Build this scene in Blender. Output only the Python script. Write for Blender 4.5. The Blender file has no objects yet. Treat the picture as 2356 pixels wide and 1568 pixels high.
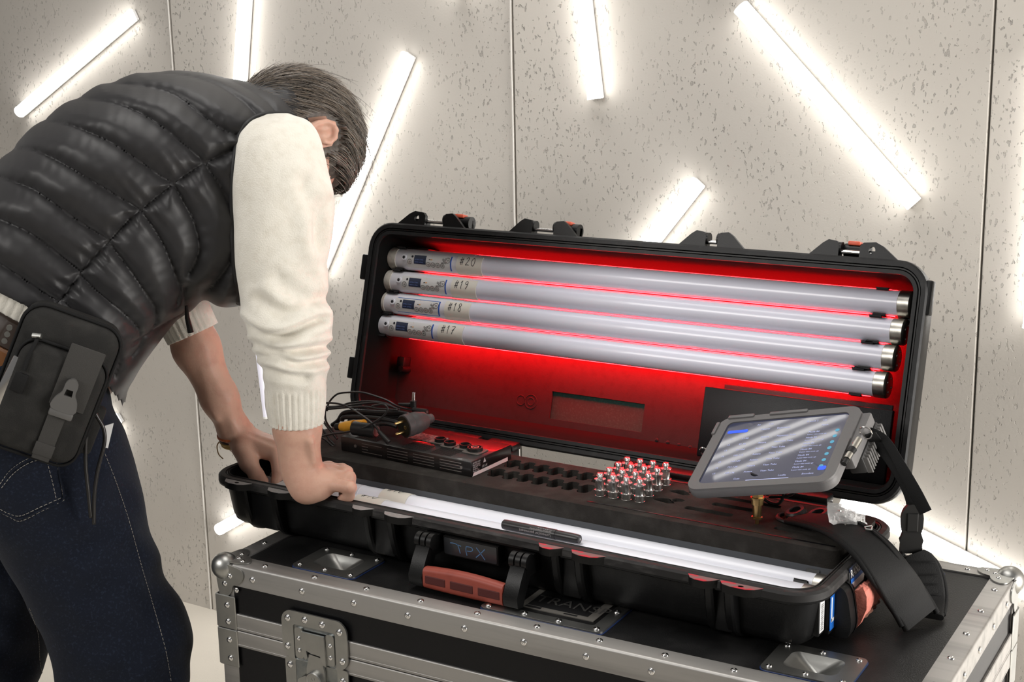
import bpy, bmesh, math, random
import numpy as np
from mathutils import Vector, Matrix
from mathutils.bvhtree import BVHTree
random.seed(7); np.random.seed(7)
scene = bpy.context.scene
COL = scene.collection

# ------------------------------------------------------------------ camera
CAMP = np.array([1.717255, -1.710915, 0.859027]); ROT = (1.34558, 0.019875, 0.560809); FPX = 3310.86
cam_d = bpy.data.cameras.new('camera'); cam_d.sensor_width = 36.0; cam_d.lens = FPX / 2356 * 36.0
cam_d.clip_start = 0.05; cam_d.clip_end = 60
cam = bpy.data.objects.new('camera', cam_d); COL.objects.link(cam)
cam.location = CAMP; cam.rotation_euler = ROT
scene.camera = cam

# ------------------------------------------------------------------ light
scene.view_settings.view_transform = 'Standard'; scene.view_settings.look = 'None'
scene.view_settings.exposure = 0.0; scene.view_settings.gamma = 1.0
scene.view_settings.use_curve_mapping = False
world = bpy.data.worlds.new('room_light'); scene.world = world; world.use_nodes = True
_bg = world.node_tree.nodes['Background']; _bg.inputs[0].default_value = (1.0, 0.97, 0.94, 1); _bg.inputs[1].default_value = 0.15

def area_light(name, loc, target, sx, sy, power, col=(1, 0.97, 0.93), spread=180):
    d = bpy.data.lights.new(name, 'AREA'); d.shape = 'RECTANGLE'; d.size = sx; d.size_y = sy
    d.energy = power; d.color = col; d.spread = math.radians(spread)
    o = bpy.data.objects.new(name, d); COL.objects.link(o); o.location = loc
    o.rotation_euler = (Vector(target) - Vector(loc)).to_track_quat('-Z', 'Y').to_euler()
    return o
area_light('overhead_fill', (0.3, 0.0, 2.5), (0.4, 0.15, 0), 2.2, 0.9, 31)  # added overhead fill, no fixture in view
area_light('side_fill', (3.4, 0.5, 0.2), (0.9, 0.1, 0.0), 1.6, 1.6, 110)  # added lamp standing in for a bright wall off to the right
area_light('front_fill', (-0.7, -2.7, 1.9), (-0.05, 0, 0.5), 1.6, 0.9, 10, spread=75)  # added fill aimed at the man, its source unseen

# ------------------------------------------------------------------ helpers
CM = np.array(cam.rotation_euler.to_matrix())
def ray(px):
    d = CM @ np.array([(px[0] - 1178) / FPX, -(px[1] - 784) / FPX, -1.0])
    return d / np.linalg.norm(d)
def onp(px, n, d0):
    d = ray(px); n = np.array(n, float); t = (d0 - n @ CAMP) / (n @ d); return CAMP + t * d
def onY(px, y): return onp(px, (0, 1, 0), y)
def onZ(px, z): return onp(px, (0, 0, 1), z)
def onX(px, x): return onp(px, (1, 0, 0), x)
def nrm(v): v = np.asarray(v, float); return v / np.linalg.norm(v)

WM = {}
def par(o, p):
    if p is not None:
        o.parent = p; o.matrix_parent_inverse = WM[p.name].inverted()
def reg(o): WM[o.name] = o.matrix_basis.copy(); return o
def tag(o, label=None, cat=None, group=None, kind=None):
    if label: o['label'] = label
    if cat: o['category'] = cat
    if group: o['group'] = group
    if kind: o['kind'] = kind
    return o
def thing(name, label, cat, loc=(0, 0, 0), group=None):
    o = bpy.data.objects.new(name, None); COL.objects.link(o); o.empty_display_size = 0.05
    o.location = [float(a) for a in loc]; reg(o); tag(o, label, cat, group); return o
def inst(name, me, M, parent):
    o = bpy.data.objects.new(name, me); COL.objects.link(o); o.matrix_basis = M; reg(o); par(o, parent); return o

class MB:
    def __init__(s): s.V = []; s.F = []
    def add(s, v, f, M=None):
        b = len(s.V)
        if M is not None:
            M = np.array(M); v = [M[:3, :3] @ np.asarray(q, float) + M[:3, 3] for q in v]
        s.V.extend([tuple(float(a) for a in q) for q in v]); s.F.extend([tuple(b + i for i in q) for q in f]); return s
    def box(s, c, d, M=None, top=1.0):
        x, y, z = d[0] / 2, d[1] / 2, d[2] / 2; t = top
        v = [(-x, -y, -z), (x, -y, -z), (x, y, -z), (-x, y, -z), (-x * t, -y * t, z), (x * t, -y * t, z), (x * t, y * t, z), (-x * t, y * t, z)]
        v = [(a + c[0], b + c[1], e + c[2]) for a, b, e in v]
        return s.add(v, [(0, 3, 2, 1), (4, 5, 6, 7), (0, 1, 5, 4), (1, 2, 6, 5), (2, 3, 7, 6), (3, 0, 4, 7)], M)
    def rbox(s, c, d, r, M=None, seg=2):
        bm = bmesh.new(); bmesh.ops.create_cube(bm, size=1)
        for v in bm.verts: v.co = Vector((v.co.x * d[0] + c[0], v.co.y * d[1] + c[1], v.co.z * d[2] + c[2]))
        bmesh.ops.bevel(bm, geom=list(bm.edges), offset=min(r, min(d) * 0.49), segments=seg, profile=0.5, affect='EDGES')
        bm.verts.index_update(); s.add([tuple(v.co) for v in bm.verts], [tuple(v.index for v in f.verts) for f in bm.faces], M); bm.free(); return s
    def cyl(s, p0, p1, r0, r1=None, n=20, caps=True):
        r1 = r0 if r1 is None else r1
        p0 = np.array(p0, float); p1 = np.array(p1, float); a = nrm(p1 - p0)
        e = nrm(np.cross(a, (0, 0, 1) if abs(a[2]) < 0.9 else (1, 0, 0))); g = np.cross(a, e)
        v = []; f = []
        for p, r in ((p0, r0), (p1, r1)):
            for k in range(n):
                t = 2 * math.pi * k / n; v.append(p + r * (math.cos(t) * e + math.sin(t) * g))
        for k in range(n): f.append((k, (k + 1) % n, n + (k + 1) % n, n + k))
        if caps: f.append(tuple(range(n - 1, -1, -1))); f.append(tuple(range(n, 2 * n)))
        return s.add(v, f)
    def lathe(s, prof, n=24, M=None, caps=True):
        v = []; f = []
        for r, z in prof:
            for k in range(n): t = 2 * math.pi * k / n; v.append((r * math.cos(t), r * math.sin(t), z))
        for i in range(len(prof) - 1):
            for k in range(n): f.append((i * n + k, i * n + (k + 1) % n, (i + 1) * n + (k + 1) % n, (i + 1) * n + k))
        if caps: f.append(tuple(range(n - 1, -1, -1))); m = (len(prof) - 1) * n; f.append(tuple(range(m, m + n)))
        return s.add(v, f, M)
    def tube(s, pts, r, n=8, closed=False, flat=1.0, up=None):
        pts = [np.array(p, float) for p in pts]; m = len(pts); v = []; f = []
        rs = r if isinstance(r, (list, tuple, np.ndarray)) else [r] * m
        prev = None
        for i in range(m):
            a = pts[(i + 1) % m] - pts[i - 1] if closed else pts[min(i + 1, m - 1)] - pts[max(i - 1, 0)]
            a = nrm(a)
            if up is not None: e = np.array(up[i] if isinstance(up, list) else up, float)
            else: e = prev if prev is not None else (np.array((0, 0, 1.0)) if abs(a[2]) < 0.9 else np.array((1.0, 0, 0)))
            e = nrm(e - a * (a @ e)); prev = e; g = np.cross(a, e)
            for k in range(n):
                t = 2 * math.pi * k / n; v.append(pts[i] + rs[i] * (flat * math.cos(t) * e + math.sin(t) * g))
        for i in range(m if closed else m - 1):
            for k in range(n): j = (i + 1) % m; f.append((i * n + k, i * n + (k + 1) % n, j * n + (k + 1) % n, j * n + k))
        if not closed: f.append(tuple(range(n - 1, -1, -1))); f.append(tuple(range((m - 1) * n, m * n)))
        return s.add(v, f)
    def rings(s, R, caps=(True, True), closed=False):
        n = len(R[0]); v = [p for r in R for p in r]; f = []
        m = len(R)
        for i in range(m if closed else m - 1):
            for k in range(n): j = (i + 1) % m; f.append((i * n + k, i * n + (k + 1) % n, j * n + (k + 1) % n, j * n + k))
        if caps[0] and not closed: f.append(tuple(range(n - 1, -1, -1)))
        if caps[1] and not closed: f.append(tuple(range((m - 1) * n, m * n)))
        return s.add(v, f)
    def sphere(s, c, r, n=16, m=10, M=None):
        R = r if isinstance(r, (tuple, list)) else (r, r, r)
        prof = []
        v = []; f = []
        for i in range(1, m):
            ph = math.pi * i / m
            for k in range(n):
                t = 2 * math.pi * k / n; v.append((c[0] + R[0] * math.sin(ph) * math.cos(t), c[1] + R[1] * math.sin(ph) * math.sin(t), c[2] - R[2] * math.cos(ph)))
        for i in range(m - 2):
            for k in range(n): f.append((i * n + k, i * n + (k + 1) % n, (i + 1) * n + (k + 1) % n, (i + 1) * n + k))
        b = len(v); v.append((c[0], c[1], c[2] - R[2])); v.append((c[0], c[1], c[2] + R[2]))
        for k in range(n): f.append((b, (k + 1) % n, k)); f.append((b + 1, (m - 2) * n + k, (m - 2) * n + (k + 1) % n))
        return s.add(v, f, M)
    def mesh(s, name, mat, smooth=35):
        me = bpy.data.meshes.new(name); me.from_pydata(s.V, [], s.F)
        if mat: me.materials.append(mat)
        if smooth:
            me.polygons.foreach_set('use_smooth', [True] * len(me.polygons))
            if smooth < 180: me.set_sharp_from_angle(angle=math.radians(smooth))
        me.update(); return me
    def build(s, name, mat, parent=None, smooth=35, fixn=False):
        V = np.array(s.V); lo = V.min(0); hi = V.max(0); c = np.array([(lo[0] + hi[0]) / 2, (lo[1] + hi[1]) / 2, lo[2]])
        s.V = [tuple(q) for q in V - c]
        me = s.mesh(name, mat, smooth)
        if fixn:
            bm = bmesh.new(); bm.from_mesh(me); bmesh.ops.recalc_face_normals(bm, faces=bm.faces); bm.to_mesh(me); bm.free()
            if smooth and smooth < 180: me.set_sharp_from_angle(angle=math.radians(smooth))
        o = bpy.data.objects.new(name, me); COL.objects.link(o); o.location = [float(a) for a in c]
        reg(o); par(o, parent); return o

def frame(o, ex, ey, ez):
    M = np.eye(4); M[:3, 0] = ex; M[:3, 1] = ey; M[:3, 2] = ez; M[:3, 3] = o; return M
def xf(M, p): M = np.array(M); return M[:3, :3] @ np.asarray(p, float) + M[:3, 3]

def rrect(x0, x1, y0, y1, r, n=6):
    P = []
    for cx, cy, a0 in ((x1 - r, y0 + r, -90), (x1 - r, y1 - r, 0), (x0 + r, y1 - r, 90), (x0 + r, y0 + r, 180)):
        for k in range(n + 1):
            t = math.radians(a0 + 90 * k / n); P.append((cx + r * math.cos(t), cy + r * math.sin(t)))
    return P
def smooth_path(P, n=8, closed=False):
    P = [np.array(p, float) for p in P]; m = len(P); out = []
    for i in range(m if closed else m - 1):
        if closed: a, b, c, d = P[i - 1], P[i], P[(i + 1) % m], P[(i + 2) % m]
        else: a, b, c, d = P[max(i - 1, 0)], P[i], P[i + 1], P[min(i + 2, m - 1)]
        for k in range(n):
            t = k / n
            out.append(0.5 * ((2 * b) + (-a + c) * t + (2 * a - 5 * b + 4 * c - d) * t * t + (-a + 3 * b - 3 * c + d) * t ** 3))
    if not closed: out.append(P[-1])
    return out
def _curve_to_vf(cu):
    o = bpy.data.objects.new('tmp', cu); COL.objects.link(o)
    dg = bpy.context.evaluated_depsgraph_get(); ev = o.evaluated_get(dg); me = ev.to_mesh()
    v = [tuple(q.co) for q in me.vertices]; f = [tuple(p.vertices) for p in me.polygons]
    ev.to_mesh_clear(); bpy.data.objects.remove(o); bpy.data.curves.remove(cu); return v, f
def plate2d(outlines, z0, z1):
    cu = bpy.data.curves.new('tmp', 'CURVE'); cu.dimensions = '2D'; cu.fill_mode = 'BOTH'; cu.extrude = (z1 - z0) / 2
    for P in outlines:
        sp = cu.splines.new('POLY'); sp.points.add(len(P) - 1); sp.use_cyclic_u = True
        for q, p in zip(sp.points, P): q.co = (p[0], p[1], 0, 1)
    v, f = _curve_to_vf(cu); zm = (z0 + z1) / 2
    return [(a, b, c + zm) for a, b, c in v], f
def text_vf(t, size, align='LEFT', shear=0.0, ext=0.0):
    cu = bpy.data.curves.new('tmp', 'FONT'); cu.body = t; cu.size = size; cu.align_x = align; cu.shear = shear; cu.extrude = ext; cu.resolution_u = 3
    return _curve_to_vf(cu)
def stroke_vf(P, w):
    P = [np.array(p, float) for p in P]; v = []; f = []
    for i, p in enumerate(P):
        a = nrm(P[min(i + 1, len(P) - 1)] - P[max(i - 1, 0)]); g = np.array((-a[1], a[0]))
        v.append(tuple(p + g * w / 2) + (0,)); v.append(tuple(p - g * w / 2) + (0,))
    for i in range(len(P) - 1): f.append((2 * i, 2 * i + 1, 2 * i + 3, 2 * i + 2))
    return v, f

# ------------------------------------------------------------------ materials
MATS = {}
def mat(name, col, rough=0.5, metal=0.0, spec=0.5, var=None, bump=None, emit=None, es=0.0, trans=0.0, coat=0.0, sheen=0.0, sss=0.0, aniso=None, alpha=1.0, ramp=None):
    m = bpy.data.materials.new(name); m.use_nodes = True; nt = m.node_tree; b = nt.nodes['Principled BSDF']
    I = b.inputs
    I['Base Color'].default_value = (*col, 1); I['Roughness'].default_value = rough; I['Metallic'].default_value = metal
    I['Specular IOR Level'].default_value = spec
    if trans: I['Transmission Weight'].default_value = trans
    if coat: I['Coat Weight'].default_value = coat
    if sheen: I['Sheen Weight'].default_value = sheen; I['Sheen Roughness'].default_value = 0.5
    if sss: I['Subsurface Weight'].default_value = sss; I['Subsurface Radius'].default_value = (0.010, 0.004, 0.002); I['Subsurface Scale'].default_value = 1.0
    if emit: I['Emission Color'].default_value = (*emit, 1); I['Emission Strength'].default_value = es
    if alpha < 1: I['Alpha'].default_value = alpha
    tc = nt.nodes.new('ShaderNodeTexCoord')
    def noise(sc, stretch=(1, 1, 1), det=4, ro=0.55):
        mp = nt.nodes.new('ShaderNodeMapping'); mp.inputs['Scale'].default_value = stretch
        nt.links.new(tc.outputs['Object'], mp.inputs['Vector'])
        n = nt.nodes.new('ShaderNodeTexNoise'); n.inputs['Scale'].default_value = sc; n.inputs['Detail'].default_value = det; n.inputs['Roughness'].default_value = ro
        nt.links.new(mp.outputs[0], n.inputs['Vector']); return n.outputs['Fac']
    if var:   # (scale, colour2, lo, hi, stretch)
        f = noise(var[0], var[4] if len(var) > 4 else (1, 1, 1))
        r = nt.nodes.new('ShaderNodeMapRange'); r.inputs[1].default_value = var[2]; r.inputs[2].default_value = var[3]; nt.links.new(f, r.inputs[0])
        mx = nt.nodes.new('ShaderNodeMix'); mx.data_type = 'RGBA'; mx.inputs[6].default_value = (*col, 1); mx.inputs[7].default_value = (*var[1], 1)
        nt.links.new(r.outputs[0], mx.inputs[0]); nt.links.new(mx.outputs[2], I['Base Color'])
    if bump:  # (scale, strength, dist, stretch)
        f = noise(bump[0], bump[3] if len(bump) > 3 else (1, 1, 1))
        bp = nt.nodes.new('ShaderNodeBump'); bp.inputs['Strength'].default_value = bump[1]; bp.inputs['Distance'].default_value = bump[2]
        nt.links.new(f, bp.inputs['Height']); nt.links.new(bp.outputs[0], I['Normal'])
    MATS[name] = m; return m

def concrete(name, col, pits=True):
    m = mat(name, col, rough=0.85, spec=0.25); nt = m.node_tree; b = nt.nodes['Principled BSDF']
    N = nt.nodes.new; L = nt.links.new
    tc = N('ShaderNodeTexCoord')
    def nz(sc, st=(1, 1, 1), det=3, ro=0.5):
        mp = N('ShaderNodeMapping'); mp.inputs['Scale'].default_value = st; L(tc.outputs['Object'], mp.inputs[0])
        n = N('ShaderNodeTexNoise'); n.inputs['Scale'].default_value = sc; n.inputs['Detail'].default_value = det; n.inputs['Roughness'].default_value = ro
        L(mp.outputs[0], n.inputs['Vector']); return n.outputs['Fac']
    def mr(f, a, c, lo=0.0, hi=1.0):
        r = N('ShaderNodeMapRange'); r.inputs[1].default_value = a; r.inputs[2].default_value = c; r.inputs[3].default_value = lo; r.inputs[4].default_value = hi
        L(f, r.inputs[0]); return r.outputs[0]
    def mth(op, a, c):
        q = N('ShaderNodeMath'); q.operation = op
        for k, z in enumerate((a, c)):
            if isinstance(z, float): q.inputs[k].default_value = z
            else: L(z, q.inputs[k])
        return q.outputs[0]
    big = mr(nz(1.6, (1, 1, 0.6), 4), 0.3, 0.7)
    mx = N('ShaderNodeMix'); mx.data_type = 'RGBA'; mx.inputs[6].default_value = (col[0] * 0.9, col[1] * 0.9, col[2] * 0.9, 1); mx.inputs[7].default_value = (col[0] * 1.06, col[1] * 1.06, col[2] * 1.05, 1)
    L(big, mx.inputs[0]); out = mx.outputs[2]; h = mr(nz(220), 0.0, 1.0, 0.0, 0.10)
    if pits:
        cl = mr(nz(3.2, (1, 1, 0.8), 2), 0.42, 0.62)
        small = mr(nz(165, (1, 1, 0.5), 2, 0.55), 0.635, 0.68)
        small = mth('MULTIPLY', small, mth('ADD', mth('MULTIPLY', cl, 0.82), 0.18))
        large = mth('MULTIPLY', mr(nz(70, (1, 1, 0.65), 3, 0.65), 0.675, 0.70), cl)
        pit = mth('MAXIMUM', small, large)
        dk = N('ShaderNodeMix'); dk.data_type = 'RGBA'; dk.inputs[7].default_value = (col[0] * 0.55, col[1] * 0.55, col[2] * 0.55, 1)
        L(mth('MULTIPLY', pit, 0.75), dk.inputs[0]); L(out, dk.inputs[6]); out = dk.outputs[2]
        h = mth('SUBTRACT', h, pit)
    L(out, b.inputs['Base Color'])
    bp = N('ShaderNodeBump'); bp.inputs['Strength'].default_value = 0.7; bp.inputs['Distance'].default_value = 0.005
    L(h, bp.inputs['Height']); L(bp.outputs[0], b.inputs['Normal'])
    return m

M_CONC = concrete('concrete_wall', (0.60, 0.565, 0.52))
M_FLOOR = concrete('concrete_floor', (0.74, 0.69, 0.61), pits=False)
M_STREAK = mat('streak_led', (0.9, 0.9, 0.88), 0.4, emit=(1.0, 0.975, 0.95), es=3.0)  # for the added tubes that reflect as streaks in the tablet
M_GLOW = mat('led_diffuser', (0.9, 0.9, 0.88), 0.4, emit=(1.0, 0.975, 0.93), es=10.8)
M_WHITE = mat('white_plastic', (0.80, 0.80, 0.80), 0.35)
M_ALU = mat('aluminium', (0.50, 0.487, 0.47), 0.54, 1.0, var=(40, (0.34, 0.33, 0.32), 0.45, 0.75, (0.03, 1, 1)), bump=(120, 0.10, 0.002, (0.03, 1, 1)))
M_STEEL = mat('zinc_steel', (0.44, 0.44, 0.42), 0.38, 1.0, var=(18, (0.36, 0.36, 0.35), 0.4, 0.7), bump=(60, 0.10, 0.002))
M_CHROME = mat('polished_steel', (0.78, 0.77, 0.76), 0.16, 1.0)
M_PANEL = mat('black_laminate', (0.005, 0.005, 0.006), 0.36, spec=0.28, bump=(900, 0.25, 0.001))
M_RTOP = mat('black_top_laminate', (0.0075, 0.0075, 0.0078), 0.40, spec=0.38, var=(9, (0.030, 0.029, 0.029), 0.5, 0.75), bump=(420, 0.35, 0.0015))
M_CASE = mat('black_polypropylene', (0.0048, 0.0048, 0.0050), 0.40, spec=0.32, var=(25, (0.010, 0.010, 0.010), 0.5, 0.8), bump=(500, 0.15, 0.001))
M_RIM = mat('scuffed_black_rim', (0.022, 0.021, 0.021), 0.6, spec=0.3, var=(60, (0.07, 0.066, 0.064), 0.5, 0.75, (0.4, 1, 1)))
M_LIDIN = mat('black_lid_lining', (0.024, 0.0235, 0.0235), 0.75, spec=0.10, bump=(700, 0.25, 0.001), var=(60, (0.019, 0.0185, 0.0185), 0.5, 0.8))
M_FOAM = mat('dark_foam', (0.034, 0.031, 0.028), 0.95, spec=0.1, bump=(500, 0.5, 0.002), var=(30, (0.058, 0.053, 0.048), 0.45, 0.75))
M_RUB = mat('black_rubber', (0.010, 0.010, 0.010), 0.45, spec=0.4)
M_RED = mat('red_orange_plastic', (0.33, 0.062, 0.040), 0.5, var=(40, (0.24, 0.04, 0.024), 0.5, 0.8))
M_PINK = mat('worn_coral_rubber', (0.62, 0.20, 0.15), 0.65, var=(60, (0.45, 0.12, 0.08), 0.5, 0.8), bump=(80, 0.6, 0.004))
M_ORANGE = mat('orange_latch', (0.75, 0.12, 0.06), 0.45)
# ------------------------------------------------------------------ room
YW = 0.95; FZ = -0.721; PANW = 1.0066; S0 = -0.9604
fl = MB(); fl.box((0.5, -2.0, FZ - 0.05), (9.0, 6.4, 0.1)); tag(fl.build('floor', M_FLOOR), kind='structure')
wb = MB(); wb.box((0.55, YW + 0.095, 0.9), (7.2, 0.13, 3.3)); wall = tag(wb.build('wall_back', mat('dark_joint', (0.05, 0.047, 0.045), 0.9)), kind='structure')
for k in range(-3, 4):
    m = MB(); x0 = S0 + k * PANW; g = 0.0035
    m.rbox((x0 + PANW / 2, YW + 0.02, 0.9), (PANW - g, 0.04, 3.3), 0.002, seg=1)
    m.build('concrete_panel', M_CONC, wall)
# raised light filler lip along two of the joints
for k in (0, 1):
    m = MB(); xx = S0 + k * PANW - 0.0035; z = FZ; pts = []
    while z < 2.5: pts.append((xx + random.uniform(-0.0008, 0.0008), YW - 0.001, z)); z += 0.05
    m.tube(pts, 0.0022, 6); m.build('joint_filler', mat('pale_filler', (0.72, 0.69, 0.65), 0.8), wall)

def batten(a, b, label, length=None, glow=True, width=0.030, ends=None, bright=False):
    """LED batten screwed to the concrete wall: housing, diffuser, end caps"""
    A, B = ends if ends else (onY(a, YW - 0.022), onY(b, YW - 0.022))
    d = nrm(B - A)
    if length: B = A + d * length
    L = np.linalg.norm(B - A); n = np.array((0, -1.0, 0)); g = np.cross(n, d)
    mid = (A + B) / 2
    t = thing('led_batten', label, 'wall light', (mid[0], YW, min(A[2], B[2])), 'LED battens on the concrete wall')
    M = frame(A + np.array((0, 0.022, 0)), d, g, n)
    w = width; h = MB(); h.rbox((L / 2, 0, 0.008), (L, w * 0.92, 0.012), 0.002, M); h.build('housing', M_WHITE, t)
    prof = [(-w / 2, 0.012), (-w / 2, 0.020)] + [(w / 2 * math.sin(q), 0.020 + w * 0.45 * math.cos(q)) for q in np.linspace(-math.pi / 2, math.pi / 2, 9)[1:-1]] + [(w / 2, 0.020), (w / 2, 0.012)]
    R = [[xf(M, (x, p, q)) for p, q in prof] for x in (0.005, L - 0.005)]
    mm = MB(); mm.rings(R); mm.build('diffuser', M_STREAK if ends and not bright else M_GLOW if glow else mat('dim_diffuser', (0.72, 0.70, 0.78), 0.25, emit=(0.9, 0.88, 1.0), es=0.35), t, fixn=True)  # the dim batten keeps a faint glow of its own
    for x in (0.0025, L - 0.0025):
        R = [[xf(M, (x + e, p * 1.04, 0.004 + (q - 0.004) * 1.03)) for p, q in prof] for e in (-0.0025, 0.0025)]
        mm = MB(); mm.rings(R); mm.build('end_cap', mat('translucent_cap', (0.85, 0.84, 0.8), 0.4, emit=(1, 0.97, 0.92), es=(1.0 if ends and not bright else 2.2) if glow else 0.1), t, fixn=True)
    return t
batten((42, 258), (303, 34), 'lit white LED batten slanting at far left above the man\'s back')
batten((546, 230), (562, -40), 'lit white LED batten hanging straight behind the man\'s shoulders', 0.36)
batten((936, 126), (742, 600), 'lit white LED batten slanting behind the man\'s head and sleeve', 0.60)
batten((1367, 228), (1340, 0), 'lit upright LED batten at the top, centre of the wall', 0.28)
batten((1702, 16), (2101, 470), 'longest visible lit LED batten, slanting down right above the case lid')
batten((1604, 420), (1498, 556), 'lit LED batten dipping behind the top edge of the open lid', 0.5)
batten((502, 1218), (640, 1140), 'lit LED batten low on the wall peeking out under the case\'s left end', 0.45)
batten((268, 962), (150, 1075), 'lit LED batten hidden behind the man\'s hip, its glow on the wall', 0.42)
batten((1938, 1148), (2040, 1200), 'lit LED batten glimpsed in the gap under the open lid', 0.40)
batten((612, 962), (592, 800), 'unlit narrow LED batten hanging behind the man\'s cream sleeve', 0.36, glow=False, width=0.016)
batten((2372, 755), (2400, 400), 'lit LED batten just beyond the right edge, only its glow in view', 0.5)
batten((1060, -12), (1000, -260), 'lit LED batten above the top edge, only its glow in view', 0.22)
batten(None, None, 'lit LED batten low on the wall beyond the road case\'s right end', ends=(np.array((1.40, YW - 0.022, -0.10)), np.array((1.50, YW - 0.022, -0.58))), bright=True)  # added out of view to brighten the road case's right face
batten((-60, 560), (-330, 700), 'lit LED batten beyond the left edge behind the man', 0.5)
# ------------------------------------------------------------------ road case
RL, RW, RH = 1.1477, 0.5352, 0.60; RYAW = 0.0334
MR = np.array(Matrix.Translation((0.1276, -0.1156, 0)) @ Matrix.Rotation(RYAW, 4, 'Z'))
RX, RY = MR[:3, 0], MR[:3, 1]; RO = MR[:3, 3]
def rl(p): return np.linalg.inv(MR) @ np.array([*p, 1.0])          # world -> case local
rc = thing('road_case', 'large black road case with aluminium edges under the open tube case', 'flight case', xf(MR, (RL / 2, RW / 2, FZ)))
EX = 0.034   # extrusion width
EXF = 0.036
def dish_hole(P): return P
d1 = [rl(onZ(p, 0)) for p in ((662, 1300), (810, 1335), (880, 1297), (732, 1268))]
d3 = [rl(onZ(p, 0)) for p in ((1743, 1531), (1957, 1582), (1997, 1531), (1800, 1488))]
d2 = [rl(onZ(p, 0)) for p in ((1098, 1395), (1390, 1462), (1447, 1416), (1170, 1360))]
def bbx(D): D = np.array(D); return D[:, 0].min(), D[:, 0].max(), D[:, 1].min(), D[:, 1].max()
bx1 = list(bbx(d1)); bx3 = list(bbx(d3)); bx2 = list(bbx(d2))
bx1[0] += 0.004; bx1[1] -= 0.006
w1 = bx1[1] - bx1[0]; h1 = 0.092
y3 = EX + 0.006
bx1 = [bx1[0], bx1[1], y3, y3 + h1]
c3 = (bx3[0] + bx3[1]) / 2; bx3 = [c3 - w1 / 2, c3 + w1 / 2, y3, y3 + h1]
bx4 = [RL - 0.10 - w1, RL - 0.10, RW - EX - 0.01 - h1, RW - EX - 0.01]
holes = []
for b in (bx1, bx3, bx4): holes.append(rrect(b[0] + 0.02, b[1] - 0.02, b[2] + 0.018, b[3] - 0.018, 0.012, 4))
v, f = plate2d([[(EX - 0.004, EX - 0.004), (RL - EX + 0.004, EX - 0.004), (RL - EX + 0.004, RW - EX + 0.004), (EX - 0.004, RW - EX + 0.004)]] + holes, -0.012, -0.0025)
MB().add(v, f, MR).build('top_panel', M_RTOP, rc, fixn=True)
def panel(name, c, d): MB().box(c, d, MR).build(name, M_PANEL, rc)
panel('front_panel', (RL / 2, 0.006, -RH / 2), (RL - 0.02, 0.009, RH - 0.02)); panel('back_panel', (RL / 2, RW - 0.006, -RH / 2), (RL - 0.02, 0.009, RH - 0.02))
panel('side_panel', (0.006, RW / 2, -RH / 2), (0.009, RW - 0.02, RH - 0.02)); panel('side_panel', (RL - 0.006, RW / 2, -RH / 2), (0.009, RW - 0.02, RH - 0.02))
panel('bottom_panel', (RL / 2, RW / 2, -RH + 0.006), (RL - 0.02, RW - 0.02, 0.009))
def angle_bar(p0, ax, a, b, L, wa, wb, t=0.0025, name='edge_extrusion', r=0.004):
    """L section along ax; legs along a (width wa) and b (width wb), rounded outer arris"""
    prof = [(wa, 0), (wa, t), (t, t), (t, wb), (0, wb)] + [(r - r * math.cos(q), r - r * math.sin(q)) for q in np.linspace(0, math.pi / 2, 6)]
    ax, a, b = (np.array(q, float) for q in (ax, a, b)); p0 = np.array(p0, float)
    R = [[xf(MR, p0 + ax * s + a * u + b * w) for u, w in prof] for s in (0, L)]
    m = MB(); m.rings(R); return m.build(name, M_ALU, rc, fixn=True)
X_, Y_, Z_ = np.eye(3)
for z, bz in ((0, -Z_), (-RH, Z_)):
    angle_bar((0, 0, z), X_, Y_, bz, RL, EX, EXF); angle_bar((0, RW, z), X_, -Y_, bz, RL, EX, EXF)
    angle_bar((0, 0, z), Y_, X_, bz, RW, EX, EXF); angle_bar((RL, 0, z), Y_, -X_, bz, RW, EX, EXF)
for x, ax in ((0, X_), (RL, -X_)):
    for y, ay in ((0, Y_), (RW, -Y_)): angle_bar((x, y, -RH), Z_, ax, ay, RH, EX, EX)
# tongue and groove belt at the lid joint
for z0, z1 in ((-0.112, -0.084), (-0.141, -0.1135)):
    zc = (z0 + z1) / 2; hh = z1 - z0
    for c, d in (((RL / 2, 0.0005, zc), (RL - 0.06, 0.006, hh)), ((RL / 2, RW - 0.0005, zc), (RL - 0.06, 0.006, hh)), ((0.0005, RW / 2, zc), (0.006, RW - 0.06, hh)), ((RL - 0.0005, RW / 2, zc), (0.006, RW - 0.06, hh))):
        m = MB(); m.rbox(c, d, 0.0012, MR, seg=1)
        for q in (-0.36,):             # shallow lip of the extrusion
            dd = (d[0] - 0.001, d[1] + 0.001, 0.002) if d[0] > d[1] else (d[0] + 0.001, d[1] - 0.001, 0.002)
            m.rbox((c[0], c[1], zc + q * hh), dd, 0.0005, MR, seg=1)
        m.build('joint_extrusion', M_ALU, rc)
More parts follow.
